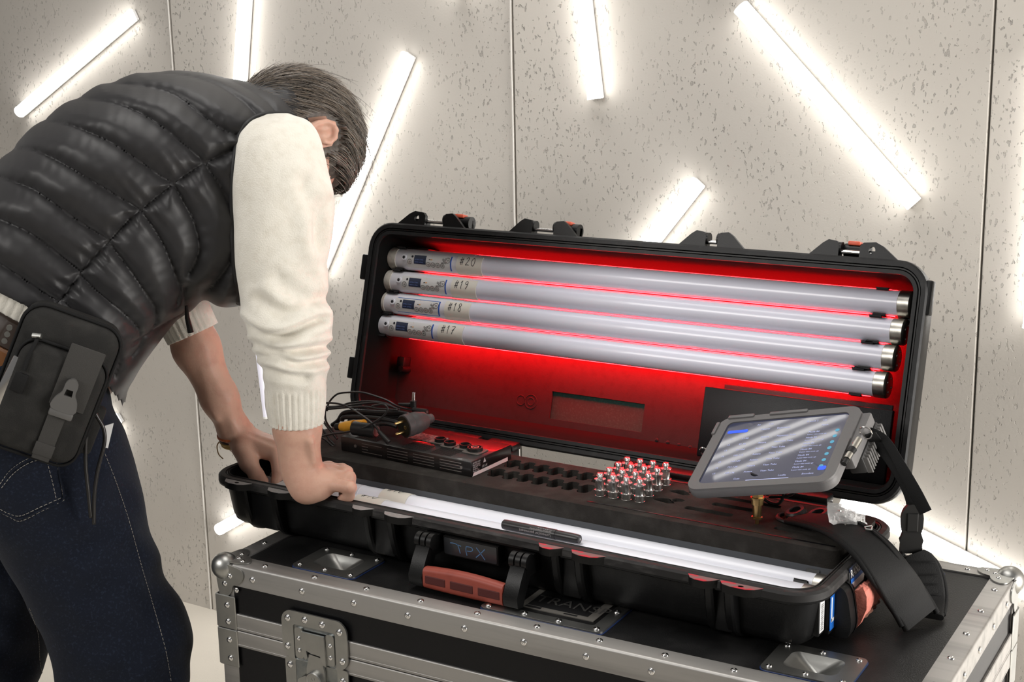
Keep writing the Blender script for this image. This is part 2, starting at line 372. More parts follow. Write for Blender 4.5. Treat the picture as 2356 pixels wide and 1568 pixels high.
# rivets
rv = MB(); rv.lathe([(0.0052, 0), (0.0052, 0.0006), (0.0045, 0.0020), (0.0026, 0.0027), (0.0014, 0.0027), (0.0012, 0.0012), (0.0001, 0.0012)], 14)
RIV = rv.mesh('rivet', M_CHROME, 50)
def rivet(p, n, s=1.0, local=True):
    n = nrm(n); 
    if local: p = xf(MR, p); n = MR[:3, :3] @ n
    e = nrm(np.cross(n, (0.3, 0.2, 0.9) if abs(n[2]) < 0.9 else (1, 0, 0))); g = np.cross(n, e)
    M = Matrix([list(r) for r in frame(p, e * s, g * s, n * s)]); return inst('rivet', RIV, M, rc)
for k in range(11):
    u = 0.075 + 0.1 * k
    rivet((u + 0.012, 0.018, 0.0), Z_); rivet((u, 0, -0.019), -Y_, 1.05); rivet((u, RW - 0.018, 0), Z_)
for k in range(5):
    w = 0.10 + 0.088 * k
    rivet((RL - 0.018, w, 0), Z_); rivet((0.018, w, 0), Z_); rivet((RL, w, -0.02), X_, 1.05)
for z in (-0.255, -0.36, -0.46, -0.55): rivet((0.02, 0, z), -Y_, 1.0)
# ball corners
def ball_corner(x, y, sx, sy, top=True):
    m = MB(); z0 = 0 if top else -RH; sz = 1 if top else -1
    m.sphere((x + sx * 0.010, y + sy * 0.010, z0 - sz * 0.010), 0.0225, 20, 12, MR)
    th = 0.0022
    def leaf(O, U, V, N, a=0.058, w=0.034, notch=True):
        P = [(0.004, 0.004), (a * 0.8, 0.004), (a, 0.012), (a * 0.95, 0.024), (a * 0.78, w * 0.95), (w * 1.05, w * 1.05), (w * 0.95, a * 0.78), (0.024, a * 0.95), (0.012, a), (0.004, a * 0.8)]
        P = [tuple(q) for q in smooth_path(P, 3, True)]
        v, f = plate2d([P], 0.0005, 0.0005 + th); m.add(v, f, MR @ frame(O, U, V, N))
    O = np.array((x, y, z0))
    leaf(O, X_ * sx, Y_ * sy, Z_ * sz); leaf(O, X_ * sx, -Z_ * sz, -Y_ * sy); leaf(O, Y_ * sy, -Z_ * sz, -X_ * sx)
    m.build('ball_corner', M_STEEL, rc, fixn=True)
    if top:
        for a, b in ((0.022, 0.038), (0.030, 0.022), (0.044, 0.014)): rivet((x + sx * a, y + sy * b, 0.0022), Z_, 0.85)
        if sy > 0:
            for a, b in ((0.030, 0.020), (0.018, 0.035), (0.042, 0.042)): rivet((x + sx * a, y - 0.0022, -b), -Y_, 0.95)
for x, sx in ((0, 1), (RL, -1)):
    for y, sy in ((0, 1), (RW, -1)): ball_corner(x, y, sx, sy); ball_corner(x, y, sx, sy, False)
# corner braces where the belt meets the edges
for x, sx in ((0, 1), (RL, -1)):
    for y, sy in ((0, 1), (RW, -1)):
        for z0, z1 in ((-0.112, -0.055), (-0.178, -0.1135)):
            m = MB(); zc = (z0 + z1) / 2; h = z1 - z0
            m.rbox((x + sx * 0.0185, y - sy * 0.003, zc), (0.040, 0.003, h), 0.001, MR, 1); m.rbox((x - sx * 0.003, y + sy * 0.0185, zc), (0.003, 0.040, h), 0.001, MR, 1)
            m.rbox((x - sx * 0.0015, y - sy * 0.0015, zc), (0.005, 0.005, h), 0.0015, MR, 1)
            m.build('corner_brace', M_STEEL, rc)
            if sy > 0:
                rivet((x + sx * 0.022, y - 0.0045, zc + h * 0.22), -Y_); rivet((x + sx * 0.022, y - 0.0045, zc - h * 0.28), -Y_)
# recessed dishes in the top
M_BLUEED = mat('blue_protective_film', (0.02, 0.045, 0.16), 0.4)
def dish(b, deep=0.022, nm='stacking_dish'):
    x0, x1, y0, y1 = b
    hole = rrect(x0 + 0.024, x1 - 0.024, y0 + 0.020, y1 - 0.020, 0.012, 5)
    v, f = plate2d([rrect(x0, x1, y0, y1, 0.010, 5), hole], -0.0012, 0.0012)
    m = MB().add(v, f, MR)
    R = []
    for k, (ins, z) in enumerate(((0.0, 0.0012), (0.002, -0.001), (0.006, -0.006), (0.016, -deep + 0.003), (0.022, -deep))):
        sl = rrect(x0 + 0.024 + ins * 2.0, x1 - 0.024 - ins * 2.0, y0 + 0.020 + ins * 0.9, y1 - 0.020 - ins * 0.9, max(0.012 - ins * 0.3, 0.003), 5)
        R.append([xf(MR, (p[0], p[1], z)) for p in sl])
    m.rings(R, (False, True)); pl = m.build(nm, M_STEEL, rc)
    fm = MB(); v, f = plate2d([rrect(x0 - 0.0012, x1 + 0.0012, y0 - 0.0012, y1 + 0.0012, 0.011, 5), rrect(x0 + 0.01, x1 - 0.01, y0 + 0.01, y1 - 0.01, 0.008, 5)], -0.0024, -0.0013)
    fm.add(v, f, MR); fm.build('protective_film', M_BLUEED, pl)
    for px_, py_ in ((x0 + 0.011, y0 + 0.010), ((x0 + x1) / 2, y0 + 0.010), (x1 - 0.011, y0 + 0.010), (x0 + 0.011, y1 - 0.010), ((x0 + x1) / 2, y1 - 0.010), (x1 - 0.011, y1 - 0.010)):
        M = Matrix([list(r) for r in MR @ frame((px_, py_, 0.0012), X_ * 0.85, Y_ * 0.85, Z_ * 0.85)]); inst('rivet', RIV, M, pl)
for b in (bx1, bx3, bx4): dish(b)
# framed name plate between the dishes
x0, x1, y0, y1 = bx2[0] + 0.004, bx2[1] - 0.008, y3 - 0.002, y3 + 0.135
v, f = plate2d([rrect(x0, x1, y0, y1, 0.008, 5), rrect(x0 + 0.02, x1 - 0.02, y0 + 0.018, y1 - 0.018, 0.005, 4)], -0.0012, 0.0018)
fr = MB().add(v, f, MR).build('label_frame', M_STEEL, rc)
v, f = plate2d([rrect(x0 - 0.0012, x1 + 0.0012, y0 - 0.0012, y1 + 0.0012, 0.009, 5), rrect(x0 + 0.012, x1 - 0.012, y0 + 0.011, y1 - 0.011, 0.005, 4)], -0.0024, -0.0013)
MB().add(v, f, MR).build('protective_film', M_BLUEED, fr)
for px_ in (x0 + 0.011, x0 + (x1 - x0) * 0.36, x0 + (x1 - x0) * 0.64, x1 - 0.011):
    inst('rivet', RIV, Matrix([list(r) for r in MR @ frame((px_, y0 + 0.009, 0.0018), X_, Y_, Z_)]), fr)
inst('rivet', RIV, Matrix([list(r) for r in MR @ frame((x1 - 0.011, y0 + 0.075, 0.0018), X_, Y_, Z_)]), fr)
cx0, cx1, cy0, cy1 = x0 + 0.045, x1 - 0.030, y0 + 0.036, y0 + 0.125
M_LAB = mat('grey_label_card', (0.16, 0.15, 0.135), 0.6); M_BLK = mat('printed_black', (0.008, 0.008, 0.009), 0.6)
lb = MB().add(*plate2d([[(cx0, cy0), (cx1, cy0), (cx1, cy1), (cx0, cy1)], [(cx0 + 0.010, cy0 + 0.010), (cx1 - 0.014, cy0 + 0.010), (cx1 - 0.014, cy1 - 0.01), (cx0 + 0.010, cy1 - 0.01)]], -0.0024, -0.0010), MR).build('label_border', M_LAB, fr)
MB().add(*plate2d([[(cx0 + 0.009, cy0 + 0.009), (cx1 - 0.013, cy0 + 0.009), (cx1 - 0.013, cy1 - 0.009), (cx0 + 0.009, cy1 - 0.009)]], -0.0024, -0.0014), MR).build('label_card', M_BLK, fr)
tx = MB(); v, f = text_vf('TRANSPA', 0.034); tx.add([(a, b, 0) for a, b, c in v], f, MR @ frame((cx0 + 0.012, cy0 + 0.026, -0.0008), X_, Y_, Z_)); tx.build('printed_name', mat('dim_grey_print', (0.085, 0.082, 0.078), 0.6), lb, 0)
tx = MB(); tx.box((cx0 + 0.024, cy0 + 0.005, -0.0007), (0.026, 0.006, 0.0002), MR); tx.build('printed_block', M_BLK, lb, 0)
tx = MB(); tx.box((cx1 - 0.04, cy0 + 0.005, -0.0007), (0.022, 0.004, 0.0002), MR); tx.build('printed_block', M_BLK, lb, 0)

# recessed butterfly latch on the front
def fp(px): q = onp(px, -RY, -RY @ RO); L_ = rl(q); return L_[0], L_[2]
lu0, lz0 = fp((649, 1394)); lu1, _ = fp((794, 1440)); lz1 = -0.052; LW = 0.128; lu0 = lu0 + 0.003; lu1 = lu0 + LW
lt = None
MLF = MR @ frame((lu0, -0.0042, lz1), X_, -Z_, -Y_)     # u right, v down, n outwards
def lplate(out, z0, z1, mt, name, parent, sm=35):
    v, f = plate2d(out, z0, z1); return MB().add(v, f, MLF).build(name, mt, parent, sm, fixn=True)
LH = 0.195
frm = lplate([rrect(0, LW, 0, 0.082, 0.020, 6)[:], rrect(0.022, LW - 0.022, 0.022, 0.30, 0.008, 4)][:1] + [rrect(0.023, LW - 0.023, 0.022, 0.0815, 0.004, 3)], 0.0, 0.0030, M_STEEL, 'latch_dish', rc)
lplate([rrect(0.002, LW - 0.002, 0.081, LH, 0.006, 4), rrect(0.023, LW - 0.023, 0.0812, LH - 0.022, 0.006, 4)], -0.0008, 0.0016, M_STEEL, 'lower_flange', frm)
MB().add(*plate2d([rrect(0.021, LW - 0.021, 0.018, LH - 0.02, 0.008, 4)], 0.0004, 0.0011), MLF).build('recess_floor', mat('shaded_zinc', (0.22, 0.24, 0.25), 0.30, 1.0, var=(30, (0.34, 0.35, 0.34), 0.4, 0.7)), frm)  # zinc darkened: the recess's shade is put into its colour
rvp = [(0.013, 0.014), (0.047, 0.011), (0.081, 0.012), (LW - 0.014, 0.018), (0.010, 0.062), (LW - 0.011, 0.066), (0.012, 0.094), (LW - 0.013, 0.100), (0.013, 0.145), (LW - 0.014, 0.150)]
for a, b in rvp: inst('rivet', RIV, Matrix([list(r) for r in MLF @ frame((a, b, 0.0030 if b < 0.08 else 0.0016), X_ * 1.1, Y_ * 1.1, Z_ * 1.1)]), frm)
# keeper with two side plates and a hooked plate
for a in (0.026, LW - 0.041):
    lplate([rrect(a, a + 0.016, 0.026, 0.078, 0.005, 3)], 0.0012, 0.0040, M_STEEL, 'keeper_plate', frm)
    for b in (0.044, 0.064): inst('rivet', RIV, Matrix([list(r) for r in MLF @ frame((a + 0.008, b, 0.0040), X_ * 0.75, Y_ * 0.75, Z_ * 0.75)]), frm)
lplate([[(0.041, 0.030), (0.086, 0.030), (0.088, 0.080), (0.082, 0.078), (0.077, 0.064), (0.060, 0.063), (0.050, 0.060), (0.052, 0.072), (0.048, 0.076), (0.043, 0.070)]], 0.0042, 0.0075, M_STEEL, 'hook_plate', frm)
lplate([[(0.054, 0.066), (0.078, 0.068), (0.083, 0.092), (0.082, 0.125), (0.046, 0.120), (0.048, 0.090)]], 0.0015, 0.0055, M_STEEL, 'bolt_tongue', frm)
lplate([smooth_path([np.array(q) for q in ((0.030, 0.118), (0.034, 0.110), (0.052, 0.102), (0.076, 0.104), (0.092, 0.122), (0.100, 0.136), (0.098, 0.143), (0.060, 0.136), (0.032, 0.130))], 3, True)], 0.0056, 0.0085, M_STEEL, 'butterfly_wing', frm)
kb = MB(); kb.lathe([(0.0155, 0.004), (0.0155, 0.0105), (0.0140, 0.0120), (0.0120, 0.0120), (0.0116, 0.0114), (0.0001, 0.0114)], 28, MLF @ frame((0.064, 0.1085, 0), X_, Y_, Z_)); kb = kb.build('turn_knob', M_STEEL, frm)
for b in (0.1035, 0.1145):
    q = MB(); q.lathe([(0.0032, 0.0110), (0.0032, 0.0118), (0.0024, 0.0118), (0.0024, 0.0114)], 14, MLF @ frame((0.064, b, 0.0001), X_, Y_, Z_), caps=False); q.build('knob_mark', M_STEEL, frm)
for a, b in ((0.041, 0.124), (0.086, 0.131)): inst('rivet', RIV, Matrix([list(r) for r in MLF @ frame((a, b, 0.0085), X_ * 0.8, Y_ * 0.8, Z_ * 0.8)]), frm)
lplate([rrect(0.034, 0.094, 0.140, 0.176, 0.004, 3)], 0.0015, 0.0045, M_STEEL, 'lower_plate', frm)
sp = MB(); pts = []
for k in range(60):
    t = k / 59; pts.append(xf(MLF, (0.098 + 0.008 * math.cos(t * 8 * math.pi) * 0.6, 0.136 + t * 0.016 + 0.003 * math.sin(t * 8 * math.pi), 0.007 + 0.004 * math.sin(t * 8 * math.pi))))
sp.tube(pts, 0.0012, 6); sp.build('coil_spring', M_CHROME, frm)
# castors below, out of the picture's lower edge
for x in (0.14, RL - 0.14):
    for y in (0.11, RW - 0.11):
        m = MB(); m.box((x, y, -RH - 0.004), (0.1, 0.085, 0.008), MR); m.box((x - 0.02, y - 0.02, -RH - 0.04), (0.05, 0.004, 0.07), MR); m.box((x - 0.02, y + 0.02, -RH - 0.04), (0.05, 0.004, 0.07), MR)
        ca = m.build('castor_fork', M_STEEL, rc)
        w_ = MB(); w_.cyl(xf(MR, (x - 0.02, y - 0.016, FZ + 0.045)), xf(MR, (x - 0.02, y + 0.016, FZ + 0.045)), 0.045, n=28); w_.build('castor_wheel', M_RUB, ca)
# ------------------------------------------------------------------ long tube case (base + lid)
CL, CW, CH = 1.1017, 0.3509, 0.0936
tc_ = thing('tube_case', 'long black hard case standing open on the road case, tubes inside', 'equipment case', (CL / 2, CW / 2, 0))
def rr(ins, z, r0=0.055, n=8, x0=0.0, x1=CL, y0=0.0, y1=CW):
    return [(p[0], p[1], z) for p in rrect(x0 + ins, x1 - ins, y0 + ins, y1 - ins, max(r0 - ins, 0.006), n)]
prof = [(0.050, 0.001), (0.036, 0.004), (0.026, 0.012), (0.0225, 0.022), (0.0145, 0.074), (0.0140, 0.0745), (0.004, 0.0755), (0.001, 0.0775), (0.0, 0.081), (0.0005, 0.0905), (0.004, CH), (0.0125, CH), (0.0135, CH - 0.004), (0.0175, CH - 0.004), (0.0185, CH), (0.0195, CH), (0.0205, CH - 0.006), (0.0262, 0.022), (0.031, 0.016), (0.045, 0.014)]
m = MB(); m.rings([rr(i, z) for i, z in prof[:9]], (True, False)); base = m.build('base_shell', M_CASE, tc_)
m = MB(); m.rings([rr(i, z) for i, z in prof[8:13]], (False, False)); m.rings([rr(i, z) for i, z in prof[13:16]], (False, False)); m.build('base_rim', M_RIM, base)
m = MB(); m.rings([rr(i, z) for i, z in prof[15:]], (False, True)); m.build('inner_tub', M_CASE, base)
m = MB(); m.rings([rr(0.0132, CH - 0.0038), rr(0.0140, CH - 0.001), rr(0.0155, CH + 0.0002), rr(0.0170, CH - 0.001), rr(0.0178, CH - 0.0038)], (False, False)); m.build('gasket', M_RUB, base)
# latch stations along the front: two tabs on the rim, two ribs below each
M_TABRED = mat('red_painted_tab', (0.26, 0.13, 0.125), 0.6, var=(45, (0.62, 0.03, 0.05), 0.50, 0.56))
M_TABGREY = mat('scuffed_grey_tab', (0.24, 0.23, 0.225), 0.65, var=(200, (0.30, 0.29, 0.28), 0.5, 0.7))
tabs = [(543, 1114, 0.042, True, 0), (640, 1134, 0.038, False, 0), (830, 1178, 0.026, False, 0), (912, 1196, 0.040, False, 0), (1262, 1262, 0.026, False, 1), (1348, 1281, 0.040, False, 1), (1613, 1331, 0.030, False, 1), (1700, 1349, 0.046, True, 1)]
for i, (px, py, w, hole, red) in enumerate(tabs):
    c = onp((px, py), (0, 1, 0), -0.004); x = c[0]
    P = [(x - w / 2 - 0.008, 0.003), (x - w / 2, -0.009), (x - w * 0.2, -0.013), (x + w * 0.25, -0.013), (x + w / 2, -0.008), (x + w / 2 + 0.010, 0.003)]
    H = [[(x + 0.0045 * math.cos(t) + 0.003, -0.005 + 0.003 * math.sin(t)) for t in np.linspace(0, 2 * math.pi, 14, endpoint=False)]] if hole else []
    v, f = plate2d([P] + H, CH - 0.0125, CH - 0.0015); mb = MB().add(v, f)
    tb = mb.build('latch_tab', M_CASE, base, fixn=True)
    v, f = plate2d([[(a, min(b + 0.0004, 0.003)) for a, b in P]] + H, CH - 0.0014, CH - 0.0010); MB().add(v, f).build('tab_top', M_TABRED if red else M_TABGREY, tb)
    # rib under the tab
    rb = MB(); xr = x + (w * 0.35 if i % 2 == 0 else -w * 0.35)
    R = []
    for z, d in ((CH - 0.013, -0.006), (0.05, -0.001), (0.020, 0.008), (0.006, 0.022), (0.001, 0.034)):
        yb_ = 0.024 + max(0, (0.022 - z)) * 0.9; R.append([(xr - 0.007, yb_, z), (xr - 0.007, d + 0.003, z), (xr - 0.004, d, z), (xr + 0.004, d, z), (xr + 0.007, d + 0.003, z), (xr + 0.007, yb_, z)])
    rb.rings(R); rb.build('side_rib', M_CASE, base, fixn=True)
# the deep recess between the ribs of a station
for i in range(0, 8, 2):
    a = onp(tabs[i][:2], (0, 1, 0), -0.004)[0]; b = onp(tabs[i + 1][:2], (0, 1, 0), -0.004)[0]
    m = MB(); m.rbox(((a + b) / 2, 0.016, 0.047), (b - a - 0.03, 0.016, 0.066), 0.004); m.build('station_block', M_CASE, base)
# hinge pods along the back rim, closing most of the gap under the lid
for xa, xb in ((0.02, 0.155), (0.165, 0.32), (0.335, 0.40), (0.60, 0.655), (0.66, 0.78), (0.87, 0.985)):
    m = MB(); m.rbox(((xa + xb) / 2, CW + 0.016, CH - 0.010), (xb - xa, 0.036, 0.022), 0.004)
    m.rbox(((xa + xb) / 2, CW + 0.026, CH + 0.004), ((xb - xa) * 0.96, 0.030, 0.014), 0.004); m.build('hinge_block', M_CASE, base)

# --- front handle: two black brackets and a worn red grip
def fY(px, y): return onp(px, (0, 1, 0), y)
hx0 = fY((965, 1235), -0.012)[0]; hx1 = fY((1192, 1290), -0.012)[0]
hd = None
g0 = fY((978, 1332), -0.045); g1 = fY((1160, 1362), -0.045)
zc = (g0[2] + g1[2]) / 2; zc = max(zc, 0.020)
m = MB(); R = []
for t in np.linspace(0, 1, 9):
    x = g0[0] + (g1[0] - g0[0]) * t; bulge = 0.004 * math.sin(math.pi * t)
    sec = rrect(-0.009, 0.009, -0.017 - bulge * 0.3, 0.016 + bulge, 0.007, 4)
    R.append([(x, -0.042 + p[0], zc + p[1]) for p in sec])
m.rings(R); grip = m.build('handle_grip', M_RED, base, fixn=True)
for a, b in ((0.03, 0.29), (0.35, 0.64), (0.70, 0.97)):
    q = MB(); xa = g0[0] + (g1[0] - g0[0]) * a; xb = g0[0] + (g1[0] - g0[0]) * b
    q.rbox(((xa + xb) / 2, -0.0505, zc - 0.001), (xb - xa, 0.003, 0.013), 0.001, seg=1); q.build('grip_slot', mat('dark_red_slot', (0.085, 0.012, 0.010), 0.7), grip)
for xh in (g0[0] - 0.014, g1[0] + 0.014):
    m = MB()
    for k in (-0.011, 0.0, 0.011):
        m.cyl((xh + k - 0.0042, -0.018, 0.068), (xh + k + 0.0042, -0.018, 0.068), 0.0125, n=20)
    arm = [(-0.006, 0.076), (-0.026, 0.066), (-0.040, 0.045), (-0.052, 0.022), (-0.050, 0.006), (-0.036, 0.003), (-0.026, 0.022), (-0.008, 0.055)]
    v, f = plate2d([arm], -0.0125, 0.0125); m.add([(xh + c, a, b) for a, b, c in v], f)
    m.box((xh, -0.0, 0.060), (0.026, 0.05, 0.03))
    m.build('handle_bracket', M_CASE, base, fixn=True)
# TPX name strip stuck on the front, written in blue
a = fY((1022, 1212), -0.002); b = fY((1143, 1237), -0.002)
sx0, sx1 = a[0], b[0]; sz1 = 0.0725; sz0 = sz1 - 0.026
MT = frame((sx0, -0.0012 + 0.021, sz0), X_, Z_, -Y_)
yb = -0.003
MT = frame((sx0, yb, sz0), X_, Z_, -Y_)
m = MB(); m.box(((sx0 + sx1) / 2, 0.011, (sz0 + sz1) / 2), (sx1 - sx0 + 0.004, 0.027, sz1 - sz0 + 0.004)); m.build('label_boss', M_CASE, base)
st = MB().add(*plate2d([rrect(0, sx1 - sx0, 0, sz1 - sz0, 0.002, 3)], 0, 0.0006), MT).build('name_strip', mat('clear_black_tape', (0.028, 0.030, 0.034), 0.28, coat=0.5), base)
ws = MB(); kx = (sx1 - sx0) / 0.10
for S in ([(0.012, 0.019), (0.020, 0.0195), (0.033, 0.017)], [(0.026, 0.019), (0.029, 0.012), (0.031, 0.005)], [(0.043, 0.019), (0.042, 0.012), (0.044, 0.004)], [(0.043, 0.0185), (0.052, 0.0185), (0.055, 0.015), (0.051, 0.012), (0.044, 0.0115)], [(0.062, 0.020), (0.070, 0.012), (0.078, 0.003)], [(0.078, 0.020), (0.070, 0.012), (0.061, 0.004)]):
    v, f = stroke_vf(smooth_path([np.array((p[0] * kx, p[1])) for p in S], 5), 0.0013); ws.add([(a_, b_, 0.0008) for a_, b_, c_ in v], f, MT)
ws.build('handwritten_tpx', mat('blue_marker_ink', (0.10, 0.22, 0.42), 0.5), st, 0)

# --- right end: stickers, bracket and the worn pull handle
xe = CL
m = MB(); m.rbox((xe - 0.018, 0.085, 0.044), (0.018, 0.024, 0.066), 0.004); m.build('end_rib', M_CASE, base)
m = MB(); m.rbox((xe - 0.018, 0.27, 0.044), (0.018, 0.024, 0.066), 0.004); m.build('end_rib', M_CASE, base)
S1 = frame((xe - 0.0285, 0.055, 0.020), nrm((0.12, 1, 0)), nrm((0.14, -0.02, 1)), nrm((1, -0.12, -0.14)))
def sticker(o, uy, uz, n, w, h, mt, name, parent=base):
    M = frame(o, nrm(uy), nrm(uz), nrm(np.cross(uy, uz))); return MB().add(*plate2d([rrect(0, w, 0, h, 0.001, 2)], 0, 0.0006), M).build(name, mt, parent), M
m = MB(); m.rbox((xe - 0.021, 0.0585, 0.046), (0.012, 0.020, 0.058), 0.002); m.build('sticker_boss', M_CASE, base)
sb, Mb = sticker((xe - 0.0149, 0.0505, 0.022), (0, 1, 0), (0, 0, 1), None, 0.0165, 0.046, M_WHITE, 'barcode_sticker')
q = MB()
for k in range(14): q.box((0.004 + 0.009 * 0.5, 0.004 + k * 0.0028, 0.0008), (0.009, 0.0013 if k % 3 else 0.0019, 0.0002), Mb)
q.build('barcode', mat('grey_print', (0.22, 0.22, 0.22), 0.6), sb, 0)
M_BLUE = mat('blue_sticker', (0.015, 0.14, 0.55), 0.35)
sb, Mb = sticker((xe - 0.0088, 0.0735, 0.018), (0, 1, 0), (0, 0, 1), None, 0.022, 0.056, M_BLUE, 'blue_sticker')
q = MB(); q.box((0.006, 0.030, 0.0008), (0.004, 0.036, 0.0002), Mb); q.box((0.010, 0.014, 0.0008), (0.010, 0.005, 0.0002), Mb); q.build('printed_bar', M_WHITE, sb, 0)
# bracket plate with side grip
m = MB(); P = [(-0.022, 0.078), (0.000, 0.078), (0.009, 0.068), (0.013, 0.050), (0.016, 0.028), (0.014, 0.012), (0.006, 0.004), (-0.022, 0.012)]
v, f = plate2d([[tuple(q) for q in smooth_path([np.array(q) for q in P], 3, True)]], 0.0, 0.020); m.add([(xe + a, 0.110 - c, b) for a, b, c in v], f); m.build('side_bracket', M_CASE, base, fixn=True)
m = MB(); v, f = plate2d([[tuple(q) for q in smooth_path([np.array((a * 1.04 + 0.001, b * 1.02)) for a, b in P], 3, True)]], 0.0, 0.004); m.add([(xe + a, 0.114 - c, b) for a, b, c in v], f); m.build('bracket_lip', M_CASE, base, fixn=True)
# torn coral grip
rsg = np.random.RandomState(4); m = MB(); R = []
for k, t in enumerate(np.linspace(0, 1, 26)):
    y = 0.114 + 0.085 * t; ring = []
    for qi, q in enumerate(np.linspace(0, 2 * math.pi, 18, endpoint=False)):
        low = max(0.0, -math.sin(q)); top = max(0.0, math.sin(q) - 0.8) * 5
        rj = 1.0 + rsg.uniform(-0.04, 0.05) + (0.20 * low + 0.14 * top) * rsg.uniform(-0.6, 1.0)
        sz = (0.030 - 0.008 * t)
        ring.append((xe + 0.014 + 0.014 * math.cos(q) * rj + 0.006 * math.sin(q), y + rsg.uniform(-0.002, 0.002), 0.042 + sz * math.sin(q) * rj))
    R.append(ring)
m.rings(R); gr_ = m.build('torn_side_grip', M_PINK, base, 25, fixn=True)
m = MB(); m.tube([(xe + 0.021 + rsg.uniform(-0.0015, 0.002), 0.124 + 0.0055 * k, 0.026 + rsg.uniform(-0.002, 0.002)) for k in range(13)], [0.0045 * rsg.uniform(0.5, 1.1) for k in range(13)], 7); m.build('grip_tear', mat('torn_brown_core', (0.14, 0.055, 0.035), 0.9, bump=(150, 0.8, 0.004)), gr_, 25)
# name sticker on the end wall above the grip
m = MB(); m.rbox((xe - 0.006, 0.158, 0.079), (0.016, 0.080, 0.022), 0.003); m.build('sticker_pad', M_CASE, base)
SP0 = np.array((xe + 0.0024, 0.122, 0.0725))
MS = frame(SP0, nrm((0.0, 1, 0.0)), nrm((-0.12, 0, 1)), nrm(np.cross((0.0, 1, 0.0), (-0.12, 0, 1))))
sp_ = MB().add(*plate2d([[(0, 0.0), (0.010, -0.010), (0.050, -0.011), (0.060, 0.0), (0.060, 0.022), (0, 0.022)]], 0, 0.001), MS).build('name_sticker', mat('navy_sticker', (0.014, 0.022, 0.055), 0.35), base)
q = MB().add(*plate2d([[(0.012, -0.0095), (0.049, -0.0105), (0.058, 0.0), (0.004, 0.0)]], 0.0011, 0.0014), MS); q.build('white_band', M_WHITE, sp_, 0)
q = MB().add(*plate2d([[(0.0, 0.0), (0.059, 0.0), (0.059, 0.006), (0.0, 0.006)]], 0.0011, 0.0015), MS); q.build('blue_band', M_BLUE, sp_, 0)
v, f = text_vf('RANSPA', 0.0165); q = MB().add([(a * 0.92, b, 0.0017) for a, b, c in v], f, MS @ frame((0.001, 0.0078, 0), X_, Y_, Z_)); q.build('sticker_lettering', M_WHITE, sp_, 0)

# --- lid, leaning back
LTH = 0.277; LU = np.array((0, math.sin(LTH), math.cos(LTH))); LN = np.array((0, math.cos(LTH), -math.sin(LTH)))
LO = np.array((-0.005, 0.398, 0.0947)); LL, LD = 1.0935, 0.385
ML = frame(LO, X_, LU, -LN)       # x right, y up the lid, z towards the viewer (so depth is negative)
def lr(ins, d, r0=0.050): return [xf(ML, (p[0], p[1], -d)) for p in rrect(ins, LL - ins, ins, LD - ins, max(r0 - ins, 0.006), 8)]
m = MB(); m.rings([lr(i, d) for i, d in ((0.0, 0.0), (-0.001, 0.008), (0.0, 0.020), (0.010, 0.022), (0.012, 0.080), (0.02, 0.104), (0.04, 0.110))], (False, True)); lid = m.build('lid_shell', M_CASE, tc_, fixn=True)
m = MB(); m.rings([lr(i, d) for i, d in ((0.0, 0.0), (0.003, -0.003), (0.010, -0.003), (0.0108, 0.003), (0.0150, 0.003), (0.0158, -0.002), (0.022, -0.002), (0.0225, 0.003))], (False, False)); m.build('lid_rim', mat('black_lid_rim', (0.011, 0.011, 0.0115), 0.5, spec=0.35, var=(60, (0.03, 0.03, 0.03), 0.55, 0.8)), lid)
m = MB(); m.rings([lr(0.0108, 0.0028), lr(0.0118, -0.0005), lr(0.0140, -0.0005), lr(0.0150, 0.0028)], (False, False)); m.build('lid_gasket', M_RUB, lid)
m = MB(); m.rings([lr(i, d) for i, d in ((0.0225, 0.003), (0.026, 0.012), (0.032, 0.085), (0.040, 0.096))], (False, False)); m.build('lid_wall', mat('dark_lid_wall', (0.007, 0.0068, 0.0068), 0.85, spec=0.06), lid)
MLP = ML @ frame((0, 0, -0.0985), X_, Y_, Z_)
wx0, wx1, wy0, wy1 = 0.395, 0.588, 0.052, 0.103
v, f = plate2d([rrect(0.036, LL - 0.036, 0.036, LD - 0.036, 0.02, 6), [(wx0, wy0), (wx1, wy0), (wx1, wy1), (wx0, wy1)]], 0.0, 0.0035)
MB().add(v, f, MLP).build('lid_lining', M_LIDIN, lid, fixn=True)
MB().add(*plate2d([[(wx0 - 0.004, wy0 - 0.004), (wx1 + 0.004, wy0 - 0.004), (wx1 + 0.004, wy1 + 0.004), (wx0 - 0.004, wy1 + 0.004)]], -0.0035, -0.0015), MLP).build('label_recess', mat('speckled_recess', (0.005, 0.034, 0.026), 0.8, var=(300, (0.010, 0.060, 0.046), 0.5, 0.7)), lid)
for cx in (0.330, 0.352):        # moulded rings in the lining
    q = MB(); q.tube([xf(MLP, (cx + 0.013 * (1 if cx > 0.34 else 0.7) * math.cos(t), 0.078 + 0.013 * (1 if cx > 0.34 else 0.7) * math.sin(t), 0.0035)) for t in np.linspace(0, 2 * math.pi, 28, endpoint=False)], 0.0008, 6, True)
    if cx > 0.34: q.tube([xf(MLP, (cx + 0.007 * math.cos(t), 0.078 + 0.007 * math.sin(t), 0.0035)) for t in np.linspace(0, 2 * math.pi, 20, endpoint=False)], 0.0008, 6, True)
    q.build('moulded_mark', M_LIDIN, lid)
for k in range(4):
    q = MB(); q.sphere(xf(MLP, (0.62 + 0.022 * k, 0.042 - 0.0012 * k, 0.0035)), (0.004, 0.002, 0.004), 12, 8); q.build('moulded_stud', M_LIDIN, lid)
for x_ in (0.02 + 0.045,):
    q = MB(); q.rbox((0.058, 0.120, -0.084), (0.018, 0.020, 0.026), 0.003, ML); q.cyl(xf(ML, (0.062, 0.106, -0.096)), xf(ML, (0.062, 0.106, -0.070)), 0.008, 0.006, n=16); q.build('screw_boss', M_CASE, lid)
